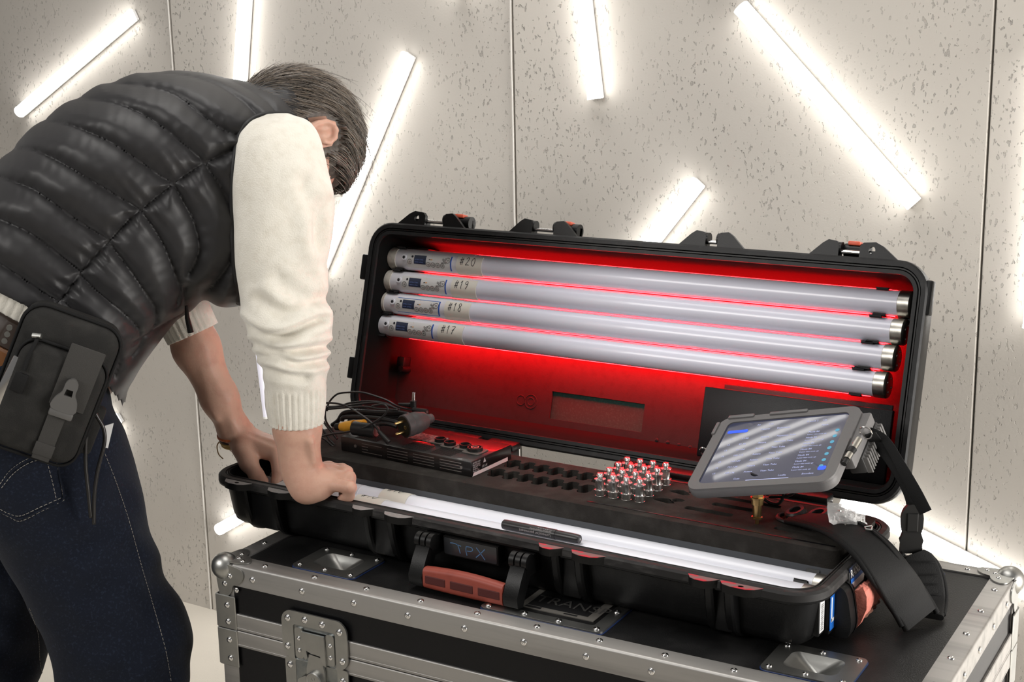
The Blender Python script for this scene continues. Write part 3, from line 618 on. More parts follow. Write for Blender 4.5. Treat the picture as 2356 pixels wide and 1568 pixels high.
q = MB(); q.rbox((LL - 0.052, LD - 0.070, -0.064), (0.012, 0.05, 0.030), 0.003, ML); q.cyl(xf(ML, (LL - 0.045, 0.300, -0.094)), xf(ML, (LL - 0.045, 0.300, -0.058)), 0.012, 0.009, n=18); q.build('screw_boss', M_CASE, lid)
# dark foam board in the lower right of the lid and a thin one behind it
def lpx(px, d=0.006): return np.linalg.inv(ML) @ np.array([*onp(px, LN, LN @ LO + d), 1])
bl = lpx((1624, 888), 0.050)
q = MB(); q.rbox(((bl[0] + LL - 0.045) / 2, bl[1] - 0.060, -0.052), (LL - 0.045 - bl[0], 0.120, 0.012), 0.002, ML); q.build('foam_board', M_PANEL, lid)
q = MB(); q.rbox(((bl[0] + 0.03 + LL - 0.05) / 2, bl[1] - 0.052, -0.062), (LL - 0.08 - bl[0], 0.120, 0.006), 0.001, ML); q.build('foam_board', M_PANEL, lid)
q = MB(); q.rbox((0.075, 0.318, -0.075), (0.060, 0.055, 0.046), 0.004, ML); q.build('corner_foam', M_FOAM, lid)
# latch saddles on the lid's top edge
def lpx(px, d=0.006): return np.linalg.inv(ML) @ np.array([*onp(px, LN, LN @ LO + d), 1])
sads = [((962, 512), True, 0), ((1035, 515), False, 1), ((1212, 530), False, 0), ((1290, 535), False, 1), ((1608, 562), False, 0), ((1668, 566), False, 0), ((1912, 584), False, 0), ((2003, 592), True, 0)]
for i, (px, hole, lat) in enumerate(sads):
    x = lpx(px)[0]; w = 0.036 if hole else 0.026; s_ = 1 if i % 2 == 0 else -1
    P = [(x - s_ * (w + 0.014), LD - 0.004), (x - s_ * w * 0.55, LD + 0.020), (x - s_ * w * 0.2, LD + 0.026), (x + s_ * w * 0.35, LD + 0.024), (x + s_ * w * 0.5, LD + 0.018), (x + s_ * w * 0.5, LD - 0.004)]
    Hh = [[(x - s_ * 0.002 + 0.0055 * math.cos(t), LD + 0.0125 + 0.0065 * math.sin(t)) for t in np.linspace(0, 2 * math.pi, 16, endpoint=False)]] if hole else []
    v, f = plate2d([P] + Hh, -0.010, -0.002); mb = MB().add(v, f, ML)
    if not hole: mb.cyl(xf(ML, (x + s_ * w * 0.25, LD + 0.014, -0.012)), xf(ML, (x + s_ * w * 0.62, LD + 0.014, -0.012)), 0.010, n=18)
    mb.box((x, LD + 0.002, -0.015), (w, 0.02, 0.014), ML)
    mb.build('latch_saddle', M_CASE, lid, fixn=True)
for i in range(0, 8, 2):
    xa = lpx(sads[i][0])[0]; xb = lpx(sads[i + 1][0])[0]
    q = MB(); q.cyl(xf(ML, (xa, LD + 0.008, -0.010)), xf(ML, (xb, LD + 0.008, -0.010)), 0.0035, n=12); q.build('latch_pin', M_CHROME, lid)
for i, xo in ((1, 0.014), (3, 0.006), (7, -0.030)):
    xb = lpx(sads[i][0])[0] + xo
    q = MB(); q.rbox((xb, LD + 0.010, -0.034), (0.040, 0.028, 0.020), 0.006, ML); q.cyl(xf(ML, (xb - 0.02, LD + 0.012, -0.030)), xf(ML, (xb + 0.02, LD + 0.012, -0.030)), 0.013, n=16); lt_ = q.build('latch', M_CASE, lid)
    q = MB(); q.rbox((xb - 0.004, LD + 0.024, -0.026), (0.020, 0.007, 0.018), 0.002, ML); q.build('latch_button', M_ORANGE, lt_)
# tabs on the lid's left and right edges
for y0_, y1_ in ((LD - 0.115, LD - 0.065), (0.075, 0.118)):
    q = MB(); q.rbox((-0.006, (y0_ + y1_) / 2, -0.010), (0.018, y1_ - y0_, 0.018), 0.003, ML); q.build('edge_lug', M_CASE, lid)
q = MB(); q.rbox((LL + 0.000, LD - 0.055, -0.010), (0.012, 0.055, 0.018), 0.003, ML); q.build('edge_lug', M_CASE, lid)
# ------------------------------------------------------------------ LED tubes
TL, TR = 1.035, 0.0215
M_TUBE = mat('frosted_tube', (0.76, 0.76, 0.87), 0.30, spec=0.5, coat=0.3, var=(30, (0.72, 0.72, 0.83), 0.45, 0.7, (0.04, 1, 1)))
M_TUBEW = mat('frosted_tube_glow', (0.82, 0.83, 0.90), 0.30, spec=0.5, coat=0.2, emit=(0.93, 0.95, 1.0), es=0.05)  # slight glow added, standing in for light from above
M_HEAD = mat('tube_head_plastic', (0.80, 0.80, 0.86), 0.3)
M_CAPW = mat('ivory_cap', (0.66, 0.63, 0.57), 0.4, var=(120, (0.50, 0.47, 0.42), 0.5, 0.75))
M_CAPM = mat('nickel_cap', (0.55, 0.53, 0.48), 0.35, 1.0, var=(60, (0.35, 0.33, 0.30), 0.45, 0.75))
M_PANL = mat('control_panel', (0.74, 0.74, 0.74), 0.3)
M_SCRN = mat('dark_display', (0.035, 0.045, 0.085), 0.15, coat=0.5)
M_SCRT = mat('display_text', (0.10, 0.14, 0.30), 0.4, emit=(0.25, 0.35, 0.8), es=0.12)
M_TAPE = mat('cream_tape', (0.78, 0.745, 0.67), 0.55, bump=(200, 0.12, 0.001))
M_INK = mat('black_ink', (0.02, 0.02, 0.025), 0.6)
M_LINE = mat('grey_button_line', (0.16, 0.15, 0.145), 0.5)
M_REDL = mat('red_light_side', (0.9, 0.1, 0.1), 0.4, emit=(1.0, 0.006, 0.008), es=74.0)
M_OR = mat('orange_print', (0.75, 0.35, 0.10), 0.5)
GLY = {'#': [[(.08, 0), (.22, 1)], [(.36, .02), (.48, .95)], [(-.02, .62), (.62, .72)], [(-.06, .28), (.56, .38)]],
       '1': [[(.02, .72), (.22, 1), (.12, 0)]], '2': [[(.05, .75), (.25, 1), (.5, .85), (.35, .45), (0, .05), (.3, .08), (.6, .05)]],
       '0': [[(.35, 1), (.08, .7), (.05, .25), (.28, 0), (.55, .25), (.58, .7), (.35, 1)]],
       '9': [[(.52, .7), (.3, .55), (.08, .75), (.3, 1), (.52, .8), (.5, .4), (.2, 0)]],
       '8': [[(.45, .9), (.25, 1), (.1, .78), (.5, .3), (.3, 0), (.08, .22), (.45, .65), (.5, .88)]],
       '7': [[(0, .92), (.3, .98), (.6, .92), (.35, .45), (.15, 0)], [(.15, .48), (.5, .52)]], '-': [[(0, .5), (.4, .52)]]}
def led_tube(M, label, num, red, head_rot=0.0, rim='white', wbody=None, off=0.0, capright=True, tape_rot=0.0, tape_x=-0.024):
    """M: origin at left end on the axis, x along the tube, y up the face, z out of the face"""
    t = thing('led_tube', label, 'light tube', xf(M, (TL / 2, 0, -TR)), 'tubes in the long case')
    def cm(x, s, r): a = s / TR; x = x + tape_x if x > 0.1875 else x - 0.022; return xf(M, (x, r * math.sin(a), r * math.cos(a)))
    n = 32
    def ring(x, r): return [xf(M, (x, r * math.sin(a), r * math.cos(a))) for a in np.linspace(0, 2 * math.pi, n, endpoint=False)]
    m = MB(); m.rings([ring(x, TR - 0.0008) for x in (0.20, 0.6, TL - 0.022)], (True, True)); m.build('tube_body', wbody or M_TUBE, t, fixn=True)
    m = MB(); m.rings([ring(x, r) for x, r in ((0.020, TR - 0.0008), (0.038, TR - 0.0008), (0.043, TR - 0.0004), (0.2, TR - 0.0004))], (True, True)); hd = m.build('tube_head', M_HEAD, t, fixn=True)
    m = MB(); m.rings([ring(x, r) for x, r in ((0.0, TR - 0.004), (0.0015, TR - 0.0015), (0.004, TR), (0.021, TR), (0.022, TR - 0.001))], (True, True)); m.build('end_cap', M_CAPW, t, fixn=True)
    m = MB(); m.rings([ring(x, r) for x, r in ((TL - 0.0225, TR - 0.001), (TL - 0.0215, TR + 0.0003), (TL - 0.0035, TR + 0.0003), (TL - 0.001, TR - 0.0015), (TL, TR - 0.004))], (True, True)); cp = m.build('end_cap', M_CAPM, t, fixn=True)
    m = MB()
    for a in (0.3, 1.9, 3.4, 5.0): m.cyl(xf(M, (TL - 0.0005, 0.012 * math.sin(a), 0.012 * math.cos(a))), xf(M, (TL + 0.001, 0.012 * math.sin(a), 0.012 * math.cos(a))), 0.0018, n=10)
    m.build('cap_screws', M_STEEL, cp)
    # curved control panel: patch on the cylinder
    def patch(x0, x1, s0, s1, r, mt, name, parent, nx=1, ns=10, outline=None):
        b = MB(); R = []
        for i in range(nx + 1):
            x = x0 + (x1 - x0) * i / nx; R.append([cm(x, s0 + (s1 - s0) * k / ns, r) for k in range(ns + 1)] + [cm(x, s1 + (s0 - s1) * k / ns, r - 0.0008) for k in range(ns + 1)])
        b.rings(R); return b.build(name, mt, parent, fixn=True)
    def flat(vs, x0, s0, r): return [cm(x0 + a, s0 + b, r) for a, b, c in vs]
    s_ = head_rot
    pn = patch(0.072, 0.176, s_ - 0.016, s_ + 0.014, TR + 0.0002, M_PANL, 'control_panel', t, 1, 14)
    patch(0.174, 0.1765, s_ - 0.0158, s_ + 0.0138, TR + 0.0005, mat('blue_edge', (0.03, 0.10, 0.42), 0.4), 'blue_edge_line', pn)
    if num == '#18':
        for a_, b_ in ((s_ - 0.0162, s_ - 0.0150), (s_ + 0.0132, s_ + 0.0142)): patch(0.076, 0.176, a_, b_, TR + 0.0005, mat('blue_edge', (0.05, 0.16, 0.50), 0.4), 'blue_edge_line', pn, 6, 2)
    jk = MB(); jk.cyl(cm(0.066, s_ + 0.004, TR - 0.002), cm(0.066, s_ + 0.004, TR + 0.0022), 0.0055, n=18); jk.build('jack_collar', M_HEAD, pn)
    jk = MB(); jk.cyl(cm(0.066, s_ + 0.004, TR), cm(0.066, s_ + 0.004, TR + 0.0026), 0.003, n=14); jk.build('jack_hole', M_INK, pn)
    jk = MB(); jk.cyl(cm(0.085, s_ + 0.007, TR), cm(0.085, s_ + 0.007, TR + 0.001), 0.0022, n=14); jk.build('sensor', M_INK, pn)
    sc = patch(0.0895, 0.1175, s_ - 0.0065, s_ + 0.0105, TR + 0.0006, M_SCRN, 'display', pn)
    tx = MB()
    for ln, y in (('ASTERA TITAN', 0.0010), ('CRMX 16 PIXEL', -0.0038)):
        v, f = text_vf(ln, 0.0030); tx.add(flat([(a, b, 0) for a, b, c in v], 0.0915, s_ + y, TR + 0.0009), f)
    tx.build('display_lettering', M_SCRT, sc, 0)
    bx = [(0.0795, -0.003, 0.0048), (0.1235, -0.006, 0.0046), (0.1345, -0.006, 0.0046), (0.1455, -0.006, 0.0046), (0.1565, -0.006, 0.0046), (0.1685, 0.005, 0.0050)]
    for x, y, r in bx:
        b = MB(); b.tube([cm(x + r * math.cos(q), s_ + y + r * math.sin(q), TR + 0.0005) for q in np.linspace(0, 2 * math.pi, 18, endpoint=False)], 0.0005, 5, True)
        b.tube([cm(x + 0.4 * r * math.cos(q), s_ + y + 0.25 * r * math.sin(q), TR + 0.0005) for q in np.linspace(0, 2 * math.pi, 8, endpoint=False)], 0.0004, 4, True); b.build('button', M_LINE, pn)
    b = MB()
    for dx, dy in ((-.003, .002), (.003, .003), (0, -.003), (.004, -.004), (-.004, -.005), (0, .0)):
        b.tube([cm(0.160 + dx + 0.0016 * math.cos(q), s_ + 0.004 + dy + 0.0016 * math.sin(q), TR + 0.0005) for q in np.linspace(0, 2 * math.pi, 8, endpoint=False)], 0.00045, 4, True)
    b.build('printed_code', M_LINE, pn)
    b = MB(); b.add([cm(0.124, s_ + 0.003, TR + 0.0005), cm(0.128, s_ + 0.003, TR + 0.0005), cm(0.1285, s_ + 0.0145, TR + 0.0005)], [(0, 1, 2)]); b.build('triangle_mark', M_INK, pn, 0)
    b = MB(); b.add([cm(0.1285, s_ + 0.003, TR + 0.0005), cm(0.1325, s_ + 0.003, TR + 0.0005), cm(0.1298, s_ + 0.0125, TR + 0.0005)], [(0, 1, 2)]); b.build('triangle_mark', M_OR, pn, 0)
    # tape with handwritten number
    tp = patch(0.190, 0.247, s_ - 0.026 + tape_rot, s_ + 0.018 + tape_rot, TR + 0.0005, M_TAPE, 'number_tape', t, 1, 16)
    ws = MB(); x = 0.199; h = 0.0155
    for ch in num:
        for S in GLY[ch]:
            P = smooth_path([np.array((x + p[0] * 0.0125, s_ + tape_rot - 0.001 + p[1] * h)) for p in S], 5)
            v, f = stroke_vf(P, 0.0012); ws.add(flat(v, 0, 0, TR + 0.0008), f)
        x += 0.0125 if ch != '1' else 0.0095
    ws.build('handwritten_number', M_INK, tp, 0)
    if red:
        b = MB(); R = []
        for x in (0.085, TL - 0.03):
            R.append([xf(M, (x, (TR + 0.0004) * math.sin(a), (TR + 0.0004) * math.cos(a))) for a in np.linspace(math.pi - 1.35, math.pi + 1.35, 18)] + [xf(M, (x, (TR - 0.002) * math.sin(a), (TR - 0.002) * math.cos(a))) for a in np.linspace(math.pi + 1.35, math.pi - 1.35, 18)])
        b.rings(R); b.build('red_light_strip', M_REDL, t, fixn=True)
    return t
def clip(M, x, r=TR + 0.0008, parent=None, n='tube_clip'):
    b = MB()
    for sg in (1, -1):
        arc = [(0.9 * math.pi / 2 + k * 0.0) for k in (0,)]
        P = [( (r + e) * math.sin(sg * a), (r + e) * math.cos(sg * a)) for e, A in ((0.0, np.linspace(2.6, 0.95, 10)), (0.0016, np.linspace(0.95, 2.6, 10))) for a in A]
        R = [[xf(M, (x + dx, p[0], p[1])) for p in P] for dx in (-0.010, 0.010)]
        b.rings(R)
        lip = [((r) * math.sin(sg * 0.98), r * math.cos(0.98)), ((r + 0.002) * math.sin(sg * 0.96), (r + 0.002) * math.cos(0.96)), ((r + 0.0065) * math.sin(sg * 0.90), (r + 0.0075) * math.cos(0.90)), ((r + 0.0050) * math.sin(sg * 0.93), (r + 0.0062) * math.cos(0.93))]
        b.rings([[xf(M, (x + dx, p[0], p[1])) for p in lip] for dx in (-0.010, 0.010)])
    b.rbox((x, 0, -r - 0.002), (0.02, 0.024, 0.004), 0.001, M, 1)
    return b.build(n, M_RUB, parent, fixn=True)
TX = (0.021, 0.0153, 0.0069, -0.0022); TV = (0.320, 0.2753, 0.2321, 0.188)
for k, (num, lab) in enumerate((('#20', 'topmost LED tube in the lid, taped and marked 20'), ('#19', 'second LED tube in the lid, taped and marked 19'), ('#18', 'third LED tube in the lid with blue framed panel, marked 18'), ('#17', 'lowest LED tube in the lid, taped and marked 17'))):
    M = frame(LO * np.array((0, 1, 1)) + X_ * TX[k] + LU * TV[k] + LN * 0.0462, X_, LU, -LN)
    led_tube(M, lab, num, True, head_rot=-0.002)
    clip(M, 0.030, parent=lid); clip(M, TL - 0.05, parent=lid)
for k, (y, num, lab) in enumerate(((0.1365, '#10', 'white LED tube in the case\'s tray, nearest the foam'), (0.093, '#10', 'white LED tube in the case\'s tray under the marker pen'), (0.0495, '#12', 'white LED tube in the case\'s tray closest to the front rim'))):
    x0 = 0.036 - 0.002 * k
    M = frame((x0, y, 0.0495), X_, Y_, Z_)
    led_tube(M, lab, num, False, wbody=M_TUBEW, tape_rot=-0.002, tape_x=0.055 - 0.02 * k)
    clip(M, 0.033, parent=base); clip(M, TL - 0.035, parent=base)
# cradle under the tray tubes
q = MB(); q.box((CL / 2, 0.09, 0.019), (CL - 0.09, 0.128, 0.012)); q.build('tray_bed', M_FOAM, base)
# ------------------------------------------------------------------ foam insert
FT = 0.100
fo = thing('foam_insert', 'dark grey foam insert with cutouts behind the white tubes', 'foam insert', (CL / 2, 0.25, 0.02))
fx0, fx1, fy0, fy1 = 0.026, CL - 0.026, 0.161, 0.329
def comb(xa, xb, yc, n, hw, hn):
    p = (xb - xa) / n; top = []; 
    for k in range(n):
        c = xa + p * (k + 0.5); w = p * 0.36
        for dx, dy in ((-p * 0.5, hw), (-w - 0.002, hw), (-w, hw + 0.002), (-w * 0.95, hn - 0.006), (-w * 0.6, hn - 0.001), (0, hn), (w * 0.6, hn - 0.001), (w * 0.95, hn - 0.006), (w, hw + 0.002), (w + 0.002, hw)):
            top.append((c + dx, dy))
    return [(a, yc + b) for a, b in top] + [(a + p * 0.1, yc - b) for a, b in reversed(top)]
def xy(px, z=FT): q = onZ(px, z); return q[0], q[1]
holes = []
ca = xy((1128, 1078)); cb = xy((1352, 1118)); cc = xy((1170, 1055)); 
xa_, xb_ = 0.432, 0.634
holes.append(comb(xa_, xb_, 0.232, 7, 0.008, 0.0215)); holes.append(comb(xa_ - 0.002, xb_ - 0.004, 0.287, 7, 0.008, 0.0215))
def almond(cx, cy, w, h, ang):
    P = [(-w, 0), (-w * 0.5, h * 0.8), (0, h), (w * 0.5, h * 0.7), (w, 0), (w * 0.5, -h * 0.45), (0, -h * 0.35), (-w * 0.5, -h * 0.3)]
    ca_, sa_ = math.cos(ang), math.sin(ang); return [(cx + a * ca_ - b * sa_, cy + a * sa_ + b * ca_) for a, b in P]
for c in ((1527, 1152), (1563, 1133)):
    q = xy(c); holes.append(almond(q[0], q[1], 0.020, 0.014, -0.1))
for c in ((1560, 1151), (1600, 1132)):
    q = xy(c); holes.append(almond(q[0], q[1], 0.012, 0.012, 0.7))
for (xa, xb, ya, yb) in ((0.80, 0.88, 0.222, 0.236), (0.83, 0.90, 0.258, 0.272), (0.80, 0.93, 0.294, 0.306), (0.955, 1.02, 0.205, 0.216)):
    holes.append(rrect(xa, xb, ya, yb, 0.005, 4))
v, f = plate2d([rrect(fx0, fx1, fy0, fy1, 0.02, 5)] + holes, FT - 0.030, FT); up = MB().add(v, f).build('upper_layer', M_FOAM, fo, fixn=True)
q = MB(); q.box(((fx0 + fx1) / 2, (fy0 + fy1) / 2, 0.045), (fx1 - fx0 - 0.01, fy1 - fy0 - 0.006, 0.049)); q.build('lower_layer', mat('black_foam', (0.010, 0.010, 0.011), 0.9, spec=0.1, bump=(500, 0.4, 0.002)), fo)
q = MB()   # groove line along the right half
a = xy((1350, 1139)); b = xy((1880, 1240))
q.box(((a[0] + fx1) / 2, 0.179, FT + 0.0002), (fx1 - a[0] - 0.03, 0.0035, 0.0008)); q.build('groove', M_PANEL, fo)
# sloped lower foam face, the tubes' light on it painted as grey
q = MB(); q.add([(fx0, 0.1605, 0.072), (fx1, 0.1605, 0.072), (fx1, 0.158, 0.026), (fx0, 0.158, 0.026), (fx0, 0.165, 0.072), (fx1, 0.165, 0.072), (fx1, 0.165, 0.026), (fx0, 0.165, 0.026)], [(0, 3, 2, 1), (4, 5, 6, 7), (0, 1, 5, 4), (3, 7, 6, 2), (1, 2, 6, 5), (0, 4, 7, 3)])
q.build('lit_foam_face', mat('lit_foam_grey', (0.085, 0.09, 0.10), 0.7), fo, fixn=True)  # foam paler here, tube light put into the colour

# ------------------------------------------------------------------ spigots
sg_prof = [(0.0085, 0), (0.0085, 0.0016), (0.0080, 0.002), (0.0080, 0.0125), (0.0092, 0.013), (0.0092, 0.0148), (0.0070, 0.0155), (0.0066, 0.017), (0.0066, 0.0365), (0.0070, 0.0375), (0.0092, 0.0385), (0.0092, 0.0405), (0.0050, 0.0415), (0.0040, 0.0422), (0.0040, 0.046), (0.0052, 0.0465), (0.0052, 0.0515), (0.0044, 0.0535), (0.0001, 0.0540)]
sg_prof = [(r_, z_ * 0.70) for r_, z_ in sg_prof]
m = MB(); m.lathe(sg_prof, 22); SPM = m.mesh('spigot_body', mat('nickel_spigot', (0.82, 0.80, 0.78), 0.26, 1.0), 40)
m = MB(); m.rbox((0.0, -0.0064, 0.0187), (0.0085, 0.0012, 0.013), 0.0004, seg=1); SPF = m.mesh('flat_face', M_STEEL)
m = MB()
for k in range(4): m.lathe([(0.0052, 0.0327 + k * 0.0009), (0.0056, 0.0331 + k * 0.0009), (0.0052, 0.0335 + k * 0.0009)], 16, caps=False)
SPT = m.mesh('thread', M_CHROME)
rows = ['front row', 'second row', 'third row', 'back row']; cols = ['leftmost', 'second from left', 'third from left', 'rightmost']
A = np.array(xy((1381, 1139))); B = np.array(xy((1472, 1153))); D = np.array(xy((1532, 1114))); 
for i in range(4):
    for j in range(4):
        p = A + (B - A) * j / 3 + (D - B) * i / 3
        s = thing('spigot', f'polished metal spigot standing on the foam, {cols[j]} in the {rows[i]}', 'spigot', (p[0], p[1], FT), 'sixteen metal spigots in a square on the foam')
        M = Matrix.Translation((p[0], p[1], FT)) @ Matrix.Rotation(random.uniform(-0.5, 0.8), 4, 'Z')
        inst('spigot_body', SPM, M, s); inst('flat_face', SPF, M, s); inst('thread', SPT, M, s)

# ------------------------------------------------------------------ power supply
ps = thing('power_supply', 'black slotted metal power supply with round sockets on the foam', 'power supply', (0.28, 0.25, FT))
MP = np.array(Matrix.Translation((0.135, 0.205, FT)) @ Matrix.Rotation(-0.05, 4, 'Z')); pL, pW, pH = 0.290, 0.118, 0.027
M_PS = mat('black_painted_steel', (0.010, 0.009, 0.009), 0.30, spec=0.5, coat=0.2, var=(50, (0.022, 0.02, 0.02), 0.5, 0.8))
q = MB(); q.rbox((pL / 2, pW / 2, pH / 2), (pL, pW, pH), 0.0022, MP); bd = q.build('housing', M_PS, ps)
M_SLOT = mat('slot_metal', (0.36, 0.34, 0.33), 0.35, 1.0)
for k in range(4):
    for r in range(4):
        q = MB(); xa = 0.050 + 0.058 * k; q.rbox((xa + 0.023, -0.0004, 0.021 - 0.005 * r), (0.046 if not (k == 0 and r in (1, 2)) else 0.014, 0.0010, 0.0013), 0.0004, MP if not (k == 0 and r in (1, 2)) else MP @ np.array(Matrix.Translation((-0.016, 0, 0))), 1); q.build('vent_slot', M_SLOT, bd)
for x in (0.035, pL - 0.020):
    q = MB(); q.cyl(xf(MP, (x, 0.0005, 0.014)), xf(MP, (x, -0.001, 0.014)), 0.0028, n=12); q.build('case_screw', M_STEEL, bd)
for k in range(8):
    for x0_ in (0.03, 0.14, 0.20):
        q = MB(); q.box((x0_ + 0.024 if x0_ < 0.1 else x0_ + 0.02, 0.008 + 0.0042 * k, pH + 0.0002), (0.05 if x0_ != 0.20 else 0.044, 0.0016, 0.0006), MP); q.build('top_slot', mat('slot_dark', (0.003, 0.003, 0.003), 0.9), bd)
M_SOCK = mat('socket_grey', (0.11, 0.10, 0.09), 0.5)
for x, y, r, pl in ((0.178, 0.062, 0.0105, 0.026), (0.205, 0.054, 0.0105, 0.026), (0.236, 0.057, 0.0105, 0.030), (0.262, 0.050, 0.0135, 0.034)):
    q = MB(); q.rbox((x, y, pH + 0.001), (pl, pl * 0.95, 0.003), 0.001, MP, 1); so = q.build('socket_plate', M_SOCK, bd)
    q = MB(); q.lathe([(r, 0.0), (r, 0.006), (r * 0.8, 0.006), (r * 0.8, 0.001), (0.0001, 0.001)], 22, MP @ frame((x, y, pH + 0.0025), X_, Y_, Z_)); q.build('socket_ring', M_RUB, so)
    if r > 0.011:
        q = MB(); q.lathe([(r * 0.55, 0.001), (r * 0.55, 0.006), (r * 0.38, 0.006), (r * 0.38, 0.001)], 18, MP @ frame((x, y, pH + 0.0025), X_, Y_, Z_), caps=False); q.lathe([(r * 0.16, 0.001), (r * 0.16, 0.005)], 10, MP @ frame((x, y, pH + 0.0025), X_, Y_, Z_)); q.build('socket_core', M_STEEL, so)
q = MB(); q.box((0.140, 0.070, pH + 0.0006), (0.075, 0.036, 0.0010), MP); pt = q.build('rating_label', mat('dull_label', (0.20, 0.18, 0.165), 0.6, var=(220, (0.05, 0.045, 0.045), 0.48, 0.56)), bd)
ME = MP @ frame((pL + 0.0004, 0, 0), Y_, Z_, X_)
q = MB()
for k in range(5):
    v, f = text_vf(('ASTERA LED', 'MultiCharger', '100-240V AC', '50-60Hz', 'Made in EU')[k], 0.0040); q.add([(a, b, 0) for a, b, c in v], f, ME @ frame((0.004, 0.0215 - 0.0036 * k, 0.0003), X_, Y_, Z_))
q.add([(0.034, 0.017, 0.0003), (0.042, 0.017, 0.0003), (0.038, 0.025, 0.0003)], [(0, 1, 2)], ME)
v, f = text_vf('CE UK', 0.0055); q.add([(a, b, 0) for a, b, c in v], f, ME @ frame((0.030, 0.009, 0.0003), X_, Y_, Z_))
q.build('printed_marks', mat('white_print', (0.62, 0.60, 0.60), 0.5), bd, 0)
q = MB(); q.add([(0.002, 0.0006, 0.0006), (0.105, 0.0006, 0.0006), (0.105, 0.0075, 0.0006), (0.006, 0.0065, 0.0006)], [(0, 1, 2, 3)], ME); q.build('white_strip', M_WHITE, bd, 0)

# ------------------------------------------------------------------ cables and plugs
def cpx(c, ys):
    return [onY((720 + x / 5.89, 840 + y / 5.89), yy) for (x, y), yy in zip(c, ys if isinstance(ys, (list, tuple)) else [ys] * len(c))]
M_CABLE = mat('black_cable', (0.014, 0.013, 0.013), 0.33, spec=0.5)
def cable(name, label, c, ys, r, cat='cable', n=8, extra=None):
    m = MB(); m.tube(smooth_path(cpx(c, ys), 8), r, n); o = m.build('cable_run', M_CABLE, None, 180) if extra else m.build(name, M_CABLE, None, 180)
    if not extra: tag(o, label, cat, 'loose cables on the power supply')
    return o
t = thing('charger_cable', 'thin black lead arching highest over the power supply, two barrel plugs', 'cable', (0.2, 0.3, 0.13), 'loose cables on the power supply')
m = MB(); m.tube(smooth_path(cpx([(190, 620), (215, 510), (300, 410), (400, 372), (650, 366), (800, 400), (1000, 470), (1150, 555), (1300, 595), (1400, 605)], [0.27, 0.275, 0.28, .285, .29, .295, .30, .30, .29, .285]), 8), 0.0018, 8); m.build('lead', M_CABLE, t, 180)
a, b = cpx([(1360, 600), (1545, 632)], 0.282); m = MB(); m.cyl(a, b, 0.0045, 0.0055, 14); m.build('barrel_plug', M_RUB, t)
b2 = b + nrm(b - a) * 0.0006; m = MB(); m.cyl(b, b2, 0.0028, n=12); m.build('plug_mouth', M_STEEL, t)
t = thing('angled_power_plug', 'angled plug with upright metal barrel beside the mains plug', 'plug', onY((945, 935), 0.288), 'loose cables on the power supply')
a, b, c, d = cpx([(1160, 525), (1330, 540), (1362, 520), (1368, 370)], 0.292)
m = MB(); m.tube([a, a + (b - a) * .5, b], [0.0022, 0.0032, 0.0045], 10); m.cyl(c - np.array((0, 0, 0.007)), c + np.array((0, 0, 0.006)), 0.0058, n=14); m.build('plug_body', M_RUB, t)
m = MB(); m.cyl(c, d, 0.0031, n=14); m.build('plug_barrel', M_CHROME, t)
cable('charger_cable', 'grey lit lead crossing in front of the coil with a long plug tip', [(120, 540), (180, 508), (350, 522), (500, 575), (700, 700), (830, 810), (900, 900)], [0.2, 0.2, 0.2, .2, .2, .2, .2], 0.0019)
a, b = cpx([(890, 890), (1030, 1045)], 0.2); m = MB(); m.cyl(a, b, 0.0032, 0.0052, 12); tag(m.build('barrel_plug', M_RUB), 'long tapered plug end resting on the power supply\'s front edge', 'plug', 'loose cables on the power supply')
cable('charger_cable', 'thin lead looping back on itself around the yellow gland', [(80, 975), (250, 930), (450, 905), (650, 860), (800, 790), (950, 690), (1012, 605), (990, 548), (930, 530), (800, 552)], 0.195, 0.0018)
cable('charger_cable', 'upper loop of thin black lead in the cable bundle', [(140, 560), (350, 552), (500, 510), (680, 490), (850, 492), (1000, 520), (1110, 575), (1180, 600)], 0.27, 0.0018)
cable('charger_cable', 'middle loop of thin black lead in the cable bundle', [(140, 580), (350, 560), (620, 525), (850, 505), (1000, 535), (1150, 590)], 0.26, 0.0018)
cable('charger_cable', 'lower loop of thin black lead in the cable bundle', [(150, 600), (400, 575), (700, 560), (900, 590), (1150, 605)], 0.25, 0.0018)
cable('charger_cable', 'lead hanging at the bundle\'s left beside the man\'s wrist', [(170, 590), (125, 640), (115, 700), (170, 800), (250, 900), (330, 1000)], 0.24, 0.0019)
cable('charger_cable', 'second lead hanging at the bundle\'s left', [(200, 560), (165, 640), (180, 760), (260, 880), (320, 970)], 0.25, 0.0018)
cable('charger_cable', 'lead trailing along the foam left of the power supply', [(70, 780), (150, 900), (230, 1010), (320, 1100), (330, 1135)], 0.23, 0.0018)
cable('charger_cable', 'lead lying flat by the power supply\'s left corner', [(60, 960), (170, 1010), (250, 1080), (320, 1130)], 0.22, 0.0018)
t = thing('mains_cable', 'thick black mains cable coiled behind its round two-pin plug', 'cable', (0.25, 0.26, 0.135), 'loose cables on the power supply')
m = MB(); m.tube(smooth_path(cpx([(260, 810), (340, 750), (400, 660), (480, 630), (620, 622), (800, 632), (1000, 640), (1150, 640), (1280, 660), (1330, 690)], 0.265), 8), 0.0042, 12); m.build('cable_coil', M_CABLE, t, 180)
m = MB(); m.tube(smooth_path(cpx([(395, 750), (410, 710), (520, 700), (700, 705), (900, 722), (1100, 760), (1180, 790)], 0.25), 8), 0.0042, 12); m.build('cable_coil', M_CABLE, t, 180)
m = MB(); m.tube(smooth_path(cpx([(400, 700), (600, 655), (900, 660), (1200, 665), (1400, 700)], 0.275), 8), 0.0042, 12); m.build('cable_coil', M_CABLE, t, 180)
